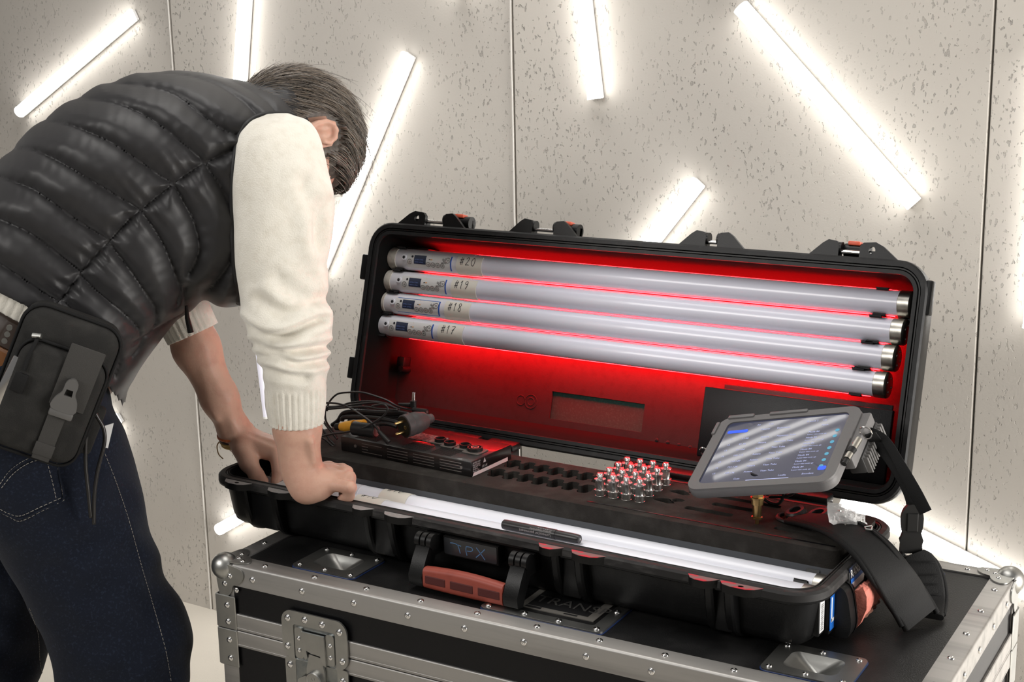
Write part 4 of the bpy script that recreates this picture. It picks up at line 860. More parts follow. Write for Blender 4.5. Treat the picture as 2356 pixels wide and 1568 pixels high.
m = MB(); m.tube(smooth_path(cpx([(890, 800), (950, 790), (1050, 800), (1140, 830)], 0.245), 6), 0.0040, 12); m.build('cable_coil', M_CABLE, t, 180)
fc, bc = cpx([(1230, 830), (1500, 815)], 0.225); ax = nrm(bc - fc); ax = nrm(ax + np.array((0.0, 3.0, 0.0))); fc = fc
M_PLUG = mat('dusty_grey_plug', (0.050, 0.045, 0.045), 0.6, var=(50, (0.085, 0.075, 0.075), 0.45, 0.7))
e = nrm(np.cross(ax, Z_)); g = np.cross(e, ax); MPL = frame(fc, e, g, ax)
m = MB(); m.lathe([(0.0190, 0.0), (0.0205, 0.001), (0.0205, 0.014), (0.0195, 0.015), (0.0195, 0.0165), (0.0200, 0.0175), (0.0195, 0.030), (0.0165, 0.040), (0.0150, 0.046), (0.0095, 0.048), (0.0095, 0.052), (0.0080, 0.053), (0.0088, 0.056), (0.0075, 0.058), (0.0080, 0.061), (0.0065, 0.063)], 30, MPL); m.build('plug_body', M_PLUG, t)
m = MB(); m.lathe([(0.0186, -0.0006), (0.0001, -0.0006)], 28, MPL); m.build('plug_face', mat('plug_face', (0.045, 0.04, 0.025), 0.4), t)
M_BRASS = mat('brass', (0.62, 0.42, 0.18), 0.28, 1.0, var=(40, (0.42, 0.28, 0.12), 0.45, 0.75))
for s in (-0.0095, 0.0095):
    m = MB(); m.lathe([(0.0001, -0.019), (0.0022, -0.0175), (0.0024, -0.016), (0.0024, 0.0)], 12, MPL @ frame((0.003 * 0, s, 0), X_, Y_, Z_)); m.build('plug_pin', M_BRASS, t)
m = MB(); m.lathe([(0.0034, -0.0012), (0.0036, -0.002), (0.0020, -0.002), (0.0020, -0.0008)], 14, MPL @ frame((0.007, 0.0, 0), X_, Y_, Z_), caps=False); m.build('earth_contact', M_BRASS, t)
t = thing('cable_gland', 'yellow ringed black cable connector lying under the crossed leads', 'connector', onY((815, 990), 0.2), 'loose cables on the power supply')
a, b, c, d = cpx([(380, 830), (450, 830), (560, 815), (700, 800)], 0.212)
e1, e2 = cpx([(560, 850), (860, 890)], 0.205)
M_YEL = mat('amber_plastic', (0.70, 0.34, 0.03), 0.4)
m = MB(); m.cyl(a, b, 0.0075, 0.0095, 18); m.cyl(b, c, 0.0098, n=18); m.build('gland_ring', M_YEL, t)
m = MB(); m.cyl(c + nrm(d - c) * 0.003, d, 0.0085, n=18)
for k in range(6): p = c + (d - c) * (0.2 + 0.14 * k); m.cyl(p, p + nrm(d - c) * 0.0018, 0.0091, n=18)
m.build('ribbed_ring', M_YEL, t)
m = MB(); m.cyl(e1, e2, 0.0125, n=22); m.build('connector_body', M_RUB, t)
m = MB(); m.cyl(a - nrm(b - a) * 0.012, a, 0.006, 0.0075, 16); m.build('gland_nose', M_RUB, t)
m = MB(); ee = nrm(e2 - e1); m.cyl(e2, e2 + ee * 0.0006, 0.0095, n=18); m.build('connector_face', M_STEEL, t)

# ------------------------------------------------------------------ marker pen
p0 = onZ((1160, 1208), 0.082); p1 = onZ((1333, 1243), 0.082)
p0[1] = 0.066; p1[1] = 0.066
p0 = onp((1158, 1214), (0, 1, 0), 0.080); p1 = onp((1334, 1246), (0, 1, 0), 0.080); zz = 0.0767
p0[2] = zz; p1[2] = zz; pr = 0.0080
pen = thing('marker_pen', 'black permanent marker lying across the white tubes', 'pen', ((p0[0] + p1[0]) / 2, 0.080, zz - pr))
ax = nrm(p1 - p0); lp = np.linalg.norm(p1 - p0); MPn = frame(p0, nrm(np.cross((0, 0, 1), ax)), (0, 0, 1), ax); M_PEN = mat('black_pen', (0.016, 0.015, 0.016), 0.35)
m = MB(); m.lathe([(0.0062, 0), (0.0076, 0.0015), (pr, 0.006), (pr, lp * 0.70)], 22, MPn); m.build('pen_barrel', M_PEN, pen)
m = MB(); m.lathe([(pr - 0.0006, lp * 0.70), (pr - 0.0004, lp * 0.72), (0.0074, lp * 0.95), (0.0066, lp - 0.0005), (0.0064, lp)], 22, MPn); m.build('pen_cap', M_PEN, pen)
m = MB()
def pmap(a, b, r=pr + 0.0002):     # text upside down as the pen lies
    th = (b) / r; return xf(MPn, (-r * math.sin(th + 0.95), r * math.cos(th + 0.95), a))
for s, sz, off in (('Lumocolor permanent', 0.0062, 0.0015), ('permanent universal marker', 0.0034, -0.0035), ('refill 488 51 dry safe ink', 0.0026, -0.0065)):
    v, f = text_vf(s, sz); m.add([pmap(lp * 0.66 - a, 0.002 + off + b * 1.0) for a, b, c in v], f)
m.build('pen_lettering', mat('pale_print', (0.42, 0.38, 0.38), 0.5), pen, 0)
v, f = text_vf('4', 0.008); m = MB(); m.add([(-a + 0.0026, b - 0.0028, 0.0004) for a, b, c in v], f, MPn @ frame((0, 0, lp), X_, Y_, Z_)); m.build('cap_number', M_WHITE, pen, 0)

# ------------------------------------------------------------------ tablet on a brass spigot
br = thing('brass_spigot', 'brass spigot adapter standing in the foam, holding up the tablet', 'spigot', (0.926, 0.2141, FT))
m = MB(); m.lathe([(0.003, -0.004), (0.003, 0.008), (0.0085, 0.009), (0.0085, 0.0115), (0.0068, 0.0125), (0.0068, 0.030), (0.0090, 0.031), (0.0090, 0.040)], 20, frame((0.926, 0.2141, FT), X_, Y_, Z_)); m.build('spigot_stem', M_BRASS, br)
m = MB(); m.lathe([(0.0105, 0.040), (0.0105, 0.0425), (0.0092, 0.043), (0.0092, 0.052), (0.0078, 0.053), (0.0078, 0.075)], 6, frame((0.926, 0.2141, FT), X_, Y_, Z_)); m.lathe([(0.0105, 0.040), (0.0105, 0.0425)], 20, frame((0.926, 0.2141, FT), X_, Y_, Z_)); m.build('spigot_nut', M_BRASS, br)
TBc = np.array((0.932, 0.259, 0.208)); TBx = nrm((0.9732, -0.0413, 0.2261)); TBy = np.array((-0.0557, 0.912, 0.4063)); TBy = nrm(TBy - TBx * (TBx @ TBy)); TBz = np.cross(TBx, TBy)
MT_ = frame(TBc, TBx, TBy, TBz); tw, th_ = 0.242, 0.176
tb = thing('tablet', 'tablet in a rugged grey case showing a control screen, propped over the case', 'tablet', TBc - np.array((0, 0, 0.05)))
M_GREY = mat('grey_rugged_case', (0.16, 0.155, 0.155), 0.5, spec=0.4, bump=(600, 0.2, 0.001))
sw, sh = 0.206, 0.149
outer = []
for p in rrect(-tw / 2, tw / 2, -th_ / 2, th_ / 2, 0.022, 7): outer.append(p)
v, f = plate2d([outer, rrect(-sw / 2, sw / 2, -sh / 2, sh / 2, 0.010, 6)], -0.004, 0.0); m = MB().add(v, f, MT_)
R = [[xf(MT_, (p[0] * s_, p[1] * s_, z)) for p in rrect(-tw / 2 * 1.0, tw / 2, -th_ / 2, th_ / 2, 0.022, 7)] for s_, z in ((1.0, -0.0035), (1.008, -0.006), (1.008, -0.015), (0.99, -0.019), (0.95, -0.021))]
m.rings(R, (False, True)); cs = m.build('case_shell', M_GREY, tb, fixn=True)
# raised lips of the case at the upper left
for (xa, xb, ya, yb) in ((-0.108, -0.062, 0.082, 0.090), (-0.035, 0.030, 0.0825, 0.0895), (-0.1245, -0.118, 0.045, 0.075)):
    q = MB(); q.rbox(((xa + xb) / 2, (ya + yb) / 2, -0.002), (xb - xa, yb - ya, 0.010), 0.002, MT_); q.build('case_lip', M_GREY, tb)
M_GLASS = mat('tablet_screen', (0.012, 0.013, 0.024), 0.04, spec=0.8, coat=0.6, emit=(0.10, 0.11, 0.20), es=0.35)
sc = MB().add(*plate2d([rrect(-sw / 2 - 0.001, sw / 2 + 0.001, -sh / 2 - 0.001, sh / 2 + 0.001, 0.010, 6)], -0.0035, -0.0022), MT_).build('screen', M_GLASS, tb)
def ui(name, items, mt):
    m = MB()
    for s, x, y, sz in items:
        v, f = text_vf(s, sz); m.add([(a, b, 0) for a, b, c in v], f, MT_ @ frame((x, y, -0.0020), X_, Y_, Z_))
    m.build(name, mt, sc, 0)
M_UIT = mat('screen_text', (0.2, 0.2, 0.3), 0.5, emit=(0.55, 0.62, 1.0), es=0.75)
items = []
for k in range(7):
    y = 0.030 - 0.0138 * k
    items += [('%d' % (11 + k), -0.087, y, 0.0052), (('51-80', '81-96', '97-104', '105-112', '113-120', '121-128', '129-136')[k], -0.066, y, 0.0052), ('Astera', -0.033, y, 0.0052), ('Hyperion Tube' if k < 2 else 'Titan Tube', -0.006, y, 0.0052), ('Mode 84', 0.046, y + 0.003, 0.0050), ('8 pixel 16bit mode rgb', 0.046, y - 0.0028, 0.0034)]
items += [('Fixtures', -0.040, 0.050, 0.005), ('Experience', -0.012, 0.050, 0.005), ('All', -0.05, 0.062, 0.005), ('Live', -0.03, 0.062, 0.005), ('A Look 2', 0.035, 0.060, 0.005), ('Lib', 0.062, 0.060, 0.005), ('Patch', 0.063, 0.048, 0.005), ('Cues', -0.045, -0.068, 0.005), ('Livefix', 0.028, -0.066, 0.005), ('Encoders', 0.066, -0.066, 0.005)]
ui('screen_lettering', items, M_UIT)
M_UIB = mat('screen_blue', (0.02, 0.05, 0.3), 0.4, emit=(0.02, 0.10, 1.0), es=0.9); M_UIC = mat('screen_cyan', (0.05, 0.2, 0.3), 0.4, emit=(0.10, 0.45, 0.65), es=0.5)
m = MB(); m.add(*plate2d([rrect(-0.098, -0.062, 0.0475, 0.0545, 0.0030, 4)], -0.0021, -0.0019), MT_); m.build('screen_button', M_UIB, sc, 0)
m = MB(); m.add(*plate2d([rrect(0.088, 0.101, -0.058, -0.049, 0.003, 4)], -0.0021, -0.0019), MT_); m.build('screen_button', M_UIB, sc, 0)
for k in range(7):
    m = MB(); m.lathe([(0.0034, -0.0021), (0.0034, -0.0019)], 14, MT_ @ frame((0.093 - 0.0002 * k, 0.034 - 0.0138 * k, 0), X_, Y_, Z_)); m.build('screen_dot', M_UIC, sc, 0)
m = MB(); m.box((0.012, -0.0715, -0.002), (0.07, 0.0012, 0.0002), MT_); m.build('home_bar', M_UIT, sc, 0)
def mirror_on_wall(px):
    p = onp(px, TBz, TBz @ TBc); d_ = nrm(p - CAMP); r_ = d_ - 2 * (d_ @ TBz) * TBz; t_ = (YW - 0.022 - p[1]) / r_[1]; return p + r_ * t_
for a_, b_, lab in (((1640, 1031), (1836, 951), 'uppermost'), ((1620, 1062), (1908, 947), 'second'), ((1602, 1090), (1950, 953), 'third'), ((1640, 1100), (1930, 992), 'lowest')):
    batten(None, None, 'added slender LED tube above the view, streaking the tablet screen, %s of four' % lab, width=0.006, ends=(mirror_on_wall(a_), mirror_on_wall(b_)))  # added unseen, laid out so their reflections streak the tablet screen
# right edge hardware: key ring, stylus in its loop, ribbed battery block below
q = MB(); q.rbox((0.126, 0.020, -0.014), (0.018, 0.11, 0.020), 0.003, MT_); q.build('side_rail', M_GREY, tb)
q = MB(); q.cyl(xf(MT_, (0.127, -0.035, -0.004)), xf(MT_, (0.133, 0.010, -0.004)), 0.0052, n=16); q.build('stylus', M_CAPM, tb)
q = MB(); q.cyl(xf(MT_, (0.1285, -0.022, -0.004)), xf(MT_, (0.1300, -0.012, -0.004)), 0.0062, n=16); q.cyl(xf(MT_, (0.126, -0.046, -0.004)), xf(MT_, (0.127, -0.036, -0.004)), 0.004, n=14); q.build('stylus_band', M_RUB, tb)
q = MB(); q.tube([xf(MT_, (0.140 + 0.009 * math.cos(a), 0.024, -0.004 + 0.011 * math.sin(a))) for a in np.linspace(0, 2 * math.pi, 22, endpoint=False)], 0.0013, 8, True); q.build('split_ring', M_CHROME, tb)
q = MB(); q.tube([xf(MT_, (-0.126 + 0.006 * math.cos(a), 0.010, -0.006 + 0.009 * math.sin(a))) for a in np.linspace(0, 2 * math.pi, 18, endpoint=False)], 0.0013, 8, True); q.build('split_ring', M_CHROME, tb)
q = MB(); q.rbox((0.122, 0.036, -0.040), (0.028, 0.088, 0.030), 0.004, MT_); hb = q.build('battery_block', mat('dark_grey_block', (0.055, 0.054, 0.054), 0.5), tb)
for k in range(12):
    q = MB(); q.rbox((0.138, -0.004 + 0.0072 * k, -0.042), (0.010, 0.0030, 0.028), 0.001, MT_, 1); q.build('cooling_fin', mat('pale_grey_fin', (0.20, 0.195, 0.19), 0.5), hb)
q = MB(); q.rbox((0.0, -0.02, -0.030), (0.05, 0.05, 0.020), 0.004, MT_); q.build('mount_plate', M_RUB, tb)
a = xf(MT_, (0.0, -0.03, -0.04)); b = np.array((0.926, 0.2141, FT + 0.068)); q = MB(); q.cyl(b - np.array((0, 0, 0.012)), b + np.array((0, 0, 0.012)), 0.011, n=18); q.tube([b, (a + b) / 2, a], 0.010, 12); q.build('mount_joint', M_RUB, tb)
m = MB(); m.tube(smooth_path([onY(p, 0.30) for p in ((1745, 1128), (1765, 1152), (1790, 1158), (1803, 1140), (1800, 1118), (1830, 1125), (1812, 1140), (1770, 1142))], 6), 0.0028, 8); tag(m.build('charger_cable', M_CABLE, None, 180), 'short black lead looped under the tablet beside the brass spigot', 'cable', 'loose cables on the power supply')
# ------------------------------------------------------------------ straps, bags
M_WEB = mat('black_webbing', (0.006, 0.006, 0.0062), 0.75, spec=0.25, bump=(900, 0.4, 0.0015))
M_PAD = mat('black_padding', (0.0065, 0.0064, 0.0064), 0.7, spec=0.3, bump=(700, 0.35, 0.0015))
def ribbon(pts, wd, w, th, n=8, rim=True, ends=0.6):
    P = smooth_path(pts, n); W_ = smooth_path(wd, n); ws = w if isinstance(w, (list, tuple)) else [w] * len(pts); ws = [float(q[0]) for q in smooth_path([np.array((q,)) for q in ws], n)]
    R = []
    for i, p in enumerate(P):
        a = nrm(P[min(i + 1, len(P) - 1)] - P[max(i - 1, 0)]); e = nrm(W_[i] - a * (a @ W_[i])); g = np.cross(a, e); k = 1.0
        R.append([p + e * q[0] * k + g * q[1] for q in rrect(-ws[i] / 2, ws[i] / 2, -th / 2, th / 2, th * 0.45, 3)])
    m = MB(); m.rings(R); return m, P, W_, ws
sp_pts = [onZ((1840, 1192), 0.108), onZ((1880, 1198), 0.116), onZ((1938, 1214), 0.120), onZ((1998, 1256), 0.113), onZ((2050, 1322), 0.080), onZ((2094, 1386), 0.034), onZ((2116, 1424), 0.010)]
wdir = [np.array((0.55, 0.83, 0))] * 2 + [np.array((0.5, 0.86, 0.05))] * 2 + [np.array((0.52, 0.85, 0.1))] * 3
sb = thing('shoulder_strap', 'padded black shoulder strap draped over the case\'s right rim', 'strap', sp_pts[-1])
m, P, Wd_, ws = ribbon(sp_pts, wdir, [0.050, 0.056, 0.060, 0.062, 0.064, 0.064, 0.064], 0.011); m.build('strap_pad', M_PAD, sb)
for sg in (1, -1):
    m = MB(); m.tube([p + nrm(w) * sg * q / 2 for p, w, q in zip(P, Wd_, ws)], 0.0042, 8); m.build('piping', M_WEB, sb, 180)
m = MB(); m.tube([p + nrm(w) * q * 0.36 + np.array((0, -0.0005, 0.0068)) for p, w, q in list(zip(P, Wd_, ws))[14:36]], 0.0018, 6); m.build('zip_line', M_WEB, sb, 180)
i = 20; c = P[i] + nrm(Wd_[i]) * 0.018 + np.array((0, -0.003, 0.010)); m = MB(); m.tube([c, c + np.array((0.006, -0.012, 0.0015)), c + np.array((0.013, -0.010, 0.001)), c + np.array((0.010, 0.002, 0.002))], 0.0013, 6, True); m.build('zip_pull', M_STEEL, sb)
m = MB(); m.tube([P[36] + nrm(Wd_[36]) * q * 0.03 + np.array((0.0, 0, 0.0062)) for q in np.linspace(-0.95, 0.95, 6)], 0.0008, 5); m.build('seam_line', M_WEB, sb, 180)
# other end of the strap: webbing from the tablet, buckle, pad
ring_p = xf(MT_, (0.146, 0.024, -0.006))
wb_ = [ring_p, onY((2020, 1020), 0.30), onY((2052, 1062), 0.29), onY((2082, 1112), 0.285), onY((2097, 1150), 0.28), onY((2100, 1180), 0.278)]
s2 = thing('carrying_strap', 'black webbing strap with buckle hanging from the tablet to a pad', 'strap', onY((2115, 1400), 0.25))
m, *_ = ribbon(wb_, [np.array((0.9, 0.1, 0.45))] * 2 + [np.array((0.9, 0.2, 0.2))] * 4, 0.017, 0.0022); m.build('webbing', M_WEB, s2)
wb2 = [onY((1992, 985), 0.31), onY((2035, 1010), 0.30), onY((2075, 1075), 0.275), onY((2105, 1130), 0.262), onY((2130, 1178), 0.258)]
m, *_ = ribbon(wb2, [np.array((0.85, 0.1, 0.5))] * 5, [0.008, 0.013, 0.016, 0.019, 0.019], 0.002); m.build('loose_tail', M_WEB, s2)
Bm = frame(onY((2098, 1205), 0.275), nrm((0.88, 0.45, 0)), Z_, nrm((0.45, -0.88, 0)))
m = MB(); m.add(*plate2d([smooth_path([np.array(q) for q in ((-0.011, -0.016), (-0.016, 0.004), (-0.014, 0.020), (-0.006, 0.030), (0.006, 0.030), (0.014, 0.020), (0.016, 0.004), (0.011, -0.016))], 3, True)], -0.004, 0.004), Bm); m.rbox((0, 0.004, 0.004), (0.016, 0.028, 0.004), 0.001, Bm, 1); m.build('buckle_tongue', M_RUB, s2, fixn=True)
m = MB(); m.add(*plate2d([[(-0.013, -0.012), (0.013, -0.012), (0.017, -0.024), (0.0155, -0.030), (0.0165, -0.058), (0.014, -0.062), (-0.014, -0.062), (-0.0165, -0.058), (-0.0155, -0.030), (-0.017, -0.024)], [(-0.0115, -0.044), (0.0115, -0.044), (0.0115, -0.050), (-0.0115, -0.050)], [(-0.0115, -0.0545), (0.0115, -0.0545), (0.0115, -0.0575), (-0.0115, -0.0575)]], -0.0045, 0.0045), Bm); m.build('buckle_socket', M_RUB, s2, fixn=True)
pp = [onY((2103, 1272), 0.272), onY((2110, 1290), 0.270), onY((2120, 1330), 0.262), onY((2124, 1375), 0.250), onZ((2118, 1412), 0.008)]
m, P2, W2, ws2 = ribbon(pp, [np.array((0.9, 0.45, 0))] * 5, [0.030, 0.052, 0.062, 0.064, 0.064], 0.010); m.build('end_pad', M_PAD, s2)
for sg in (1, -1):
    m = MB(); m.tube([p + nrm(w) * sg * q / 2 for p, w, q in zip(P2, W2, ws2)], 0.004, 8); m.build('piping', M_WEB, s2, 180)
for k in (8, 14, 18, 22):
    m = MB(); m.tube([P2[k] + nrm(W2[k]) * q * 0.024 + np.array((0.003, -0.0062, 0.001)) for q in np.linspace(-1, 1, 6)], 0.0009, 5); m.build('seam_line', M_WEB, s2, 180)
# black clips lying on the foam under the tablet
for k, (px, r, lab) in enumerate((((1832, 1182), 0.016, 'round black strap clip on the foam right of the brass spigot'), ((1884, 1188), 0.017, 'round black strap clip on the foam beside the padded strap'))):
    c = onZ(px, FT + 0.008); t = thing('strap_clip', lab, 'clip', (c[0], c[1], FT), 'black strap clips on the foam')
    m = MB(); m.lathe([(r, -0.008), (r, 0.005), (r * 0.85, 0.008), (r * 0.55, 0.008), (r * 0.5, 0.003), (0.0001, 0.003)], 22, frame(c, nrm((1, 0.1, 0.25)), nrm((-0.05, 1, 0.2)), nrm(np.cross((1, 0.1, 0.25), (-0.05, 1, 0.2))))); m.build('clip_body', M_RUB, t)
    m = MB(); m.tube([c + np.array((0.024 * math.cos(a), 0.020 * math.sin(a) - 0.012, -0.003)) for a in np.linspace(2.6, 5.6, 12)], 0.0035, 8); m.build('clip_loop', M_RUB, t)
m = MB(); c = onZ((1868, 1205), FT + 0.006); m.rbox(c, (0.016, 0.036, 0.010), 0.003); tag(m.build('slide_buckle', M_RUB), 'small black slide buckle at the padded strap\'s upper end', 'buckle')
# small clear plastic bags
M_BAG = mat('clear_plastic_film', (0.80, 0.79, 0.78), 0.18, spec=0.6, alpha=0.62, bump=(140, 0.8, 0.006))
def bag(px, z, ux, uy, w, h, lab, seed):
    rs = np.random.RandomState(seed); c = onZ(px, z); n = nrm(np.cross(ux, uy)); m = MB(); N = 12
    hh = rs.uniform(-1, 1, (N + 1, N + 1)); V = []; F = []
    for s in (1, -1):
        b = len(V)
        for i in range(N + 1):
            for j in range(N + 1):
                u, v_ = i / N - 0.5, j / N - 0.5; puff = (1 - (2 * u) ** 4) * (1 - (2 * v_) ** 4)
                V.append(c + nrm(ux) * w * u * (1 - 0.25 * (v_ + .5)) + nrm(uy) * h * v_ + n * (s * 0.007 * puff + 0.0035 * hh[i, j] * puff + 0.006 * math.sin(5 * u + 3 * v_)))
        for i in range(N):
            for j in range(N): q = b + i * (N + 1) + j; F.append((q, q + 1, q + N + 2, q + N + 1))
    m.add(V, F); t = thing('plastic_bag', lab, 'bag', c, 'small plastic bags on the case'); m.build('film', M_BAG, t, 40)
    m = MB()
    for k in range(7): p = c + nrm(ux) * w * rs.uniform(-.25, .25) + nrm(uy) * h * rs.uniform(-.25, .2); m.tube([p, p + rs.uniform(-.012, .012, 3) * np.array((1, 1, .2))], 0.0012, 6)
    m.build('contents', M_CAPM, t)
bag((1938, 1188), FT + 0.034, (0.75, 0.5, -0.35), (-0.3, 0.45, 0.85), 0.050, 0.034, 'small clear plastic bag of parts lying on the padded strap', 3)
bag((1966, 1190), FT + 0.028, (0.35, 0.4, -0.8), (-0.7, 0.6, 0.2), 0.036, 0.026, 'small crumpled milky plastic bag at the case\'s back corner', 5)
# ------------------------------------------------------------------ the man
PR = np.array((math.sqrt(.5), math.sqrt(.5), 0.0)); PLt = np.array((-math.sqrt(.5), math.sqrt(.5), 0.0)); PZ = np.array((0, 0, 1.0)); C0 = 0.04
PB = np.stack([PR, PLt, PZ])                    # world -> person axes (forward, left, up)
def at(px, py, c): return onp((px, py), PLt, c)
def loc3(p): return PB @ np.asarray(p, float)
def to_px(W):
    q = (W - CAMP) @ CM; return 1178 + FPX * q[..., 0] / -q[..., 2], 784 - FPX * q[..., 1] / -q[..., 2]
def surface_nets(f, org, h):
    s = (f < 0); n0, n1, n2 = f.shape
    cnt = np.zeros((n0 - 1, n1 - 1, n2 - 1), np.uint8)
    sl = [slice(0, -1), slice(1, None)]
    for a in (0, 1):
        for b in (0, 1):
            for c in (0, 1): cnt += s[sl[a], sl[b], sl[c]]
    I = np.argwhere((cnt > 0) & (cnt < 8)); del cnt
    idx = -np.ones((n0 - 1, n1 - 1, n2 - 1), np.int32); idx[I[:, 0], I[:, 1], I[:, 2]] = np.arange(len(I))
    acc = np.zeros((len(I), 3)); num = np.zeros(len(I))
    cor = [(a, b, c) for a in (0, 1) for b in (0, 1) for c in (0, 1)]
    val = {k: f[I[:, 0] + k[0], I[:, 1] + k[1], I[:, 2] + k[2]].astype(float) for k in cor}
    for k in cor:
        for ax in range(3):
            if k[ax] == 0:
                j = list(k); j[ax] = 1; j = tuple(j); va, vb = val[k], val[j]; mk = (va < 0) != (vb < 0)
                t = np.where(mk, va / np.where(mk, va - vb, 1), 0); p = np.array(k, float)[None, :].repeat(len(I), 0); p[:, ax] = t
                acc[mk] += p[mk]; num[mk] += 1
    V = (I + acc / num[:, None]) * h + org
    Q = []
    for ax in range(3):
        o1, o2 = [(1, 2), (2, 0), (0, 1)][ax]
        A = [slice(None)] * 3; Bs = [slice(None)] * 3; A[ax] = slice(0, -1); Bs[ax] = slice(1, None)
        E = np.argwhere(s[tuple(A)] != s[tuple(Bs)])
        E = E[(E[:, o1] > 0) & (E[:, o2] > 0) & (E[:, o1] < f.shape[o1] - 1) & (E[:, o2] < f.shape[o2] - 1)]
        c = []
        for d1, d2 in ((-1, -1), (0, -1), (0, 0), (-1, 0)):
            e = E.copy(); e[:, o1] += d1; e[:, o2] += d2; c.append(idx[e[:, 0], e[:, 1], e[:, 2]])
        q = np.stack(c, 1); ins = s[E[:, 0], E[:, 1], E[:, 2]]
        q[~ins] = q[~ins][:, ::-1]; Q.append(q)
    return V, np.concatenate(Q)
def mesh_np(name, V, Q, mt, parent=None, smooth=True):
    me = bpy.data.meshes.new(name); nq = len(Q); k = Q.shape[1]
    c = np.array([(V[:, 0].min() + V[:, 0].max()) / 2, (V[:, 1].min() + V[:, 1].max()) / 2, V[:, 2].min()])
    me.vertices.add(len(V)); me.vertices.foreach_set('co', (V - c).ravel()); me.loops.add(nq * k); me.loops.foreach_set('vertex_index', Q.ravel().astype(np.int32))
    me.polygons.add(nq); me.polygons.foreach_set('loop_start', np.arange(nq) * k); me.polygons.foreach_set('loop_total', np.full(nq, k))
    me.polygons.foreach_set('use_smooth', np.ones(nq, bool)); me.update(); me.validate(); me.materials.append(mt)
    o = bpy.data.objects.new(name, me); COL.objects.link(o); o.location = [float(a) for a in c]; reg(o); par(o, parent); return o
class SDF:
    def __init__(s, lo, hi, h):
        s.lo = np.array(lo, float); s.h = h; s.n = np.ceil((np.array(hi) - s.lo) / h).astype(int) + 1; s.f = np.full(s.n, 0.2, np.float32)
    def sub(s, lo, hi):
        a = np.clip(np.floor((lo - s.lo) / s.h).astype(int), 0, s.n - 1); b = np.clip(np.ceil((hi - s.lo) / s.h).astype(int) + 1, 1, s.n)
        g = [(s.lo[i] + np.arange(a[i], b[i]) * s.h).astype(np.float32) for i in range(3)]
        return tuple(slice(a[i], b[i]) for i in range(3)), np.meshgrid(*g, indexing='ij', sparse=True)
    def blend(s, S, d, k, op='u'):
        f = s.f[S]
        if op == 'u':
            hh = np.clip(0.5 + 0.5 * (f - d) / k, 0, 1); s.f[S] = f + (d - f) * hh - k * hh * (1 - hh)
        else:
            hh = np.clip(0.5 - 0.5 * (f + d) / k, 0, 1); s.f[S] = f + (-d - f) * hh + k * hh * (1 - hh)
    def cap(s, a, b, r0, r1, k=0.012, sc=(1, 1, 1), op='u'):
        a = loc3(a); b = loc3(b); R = max(r0, r1) * max(sc) + 0.03; S, (X, Y, Z) = s.sub(np.minimum(a, b) - R, np.maximum(a, b) + R)
        ab = b - a; L2 = ab @ ab + 1e-12; t = np.clip(((X - a[0]) * ab[0] + (Y - a[1]) * ab[1] + (Z - a[2]) * ab[2]) / L2, 0, 1)
        d = np.sqrt(((X - a[0] - t * ab[0]) / sc[0]) ** 2 + ((Y - a[1] - t * ab[1]) / sc[1]) ** 2 + ((Z - a[2] - t * ab[2]) / sc[2]) ** 2) - (r0 + t * (r1 - r0))
        s.blend(S, d.astype(np.float32), k, op)
    def ell(s, c, E, R, k=0.012, op='u'):
        """ellipsoid, E = 3 world unit axes, R radii"""
        c = loc3(c); E = [loc3(e) for e in E]; m = max(R) + 0.03; S, (X, Y, Z) = s.sub(c - m, c + m)
        q = [((X - c[0]) * e[0] + (Y - c[1]) * e[1] + (Z - c[2]) * e[2]) for e in E]
        k0 = np.sqrt(sum((a / r) ** 2 for a, r in zip(q, R))); k1 = np.sqrt(sum((a / r ** 2) ** 2 for a, r in zip(q, R))) + 1e-6
        s.blend(S, (k0 * (k0 - 1) / k1).astype(np.float32), k, op)
    def mesh(s): V, Q = surface_nets(s.f, s.lo, s.h); return V @ PB, Q

M_SKIN = mat('skin', (0.60, 0.365, 0.275), 0.48, spec=0.35, sss=0.12, var=(28, (0.50, 0.27, 0.20), 0.45, 0.75), bump=(260, 0.22, 0.0012))
# --- head frame
uh = nrm(0.86 * PR + 0.45 * PLt + 0.06 * PZ); fw = -PZ + 0.30 * PR - 0.05 * PLt; fw = nrm(fw - uh * (uh @ fw)); sh = np.cross(fw, uh)
HC = at(680, 318, C0 + 0.01)
def hp(s_, f_, u_): return HC + sh * s_ + fw * f_ + uh * u_
KR = at(278, 1480, -0.07); AR = KR - 0.05 * PR; AR[2] = FZ + 0.09
KL = at(-30, 1480, 0.14); AL = KL - 0.14 * PR; AL[2] = FZ + 0.09
S = SDF((-0.62, -0.33, FZ - 0.01), (0.36, 0.37, 0.80), 0.0034)
# trunk and legs
S.cap(at(90, 860, C0), at(230, 690, C0), 0.115, 0.105, 0.04, (1, 1.2, 1)); S.cap(at(230, 690, C0), at(470, 440, C0), 0.105, 0.115, 0.04, (1, 1.25, 1)); S.cap(at(470, 440, C0), at(590, 330, C0), 0.11, 0.08, 0.04, (1, 1.3, 1))
for K, A_, hx in ((KR, AR, at(110, 950, -0.05)), (KL, AL, at(60, 950, 0.13))):
    S.cap(hx, K, 0.085, 0.058, 0.03); S.cap(K, A_, 0.056, 0.038, 0.02); S.cap(A_ - np.array((0, 0, 0.04)), A_ + PR * 0.17 - np.array((0, 0, 0.055)), 0.040, 0.032, 0.02)
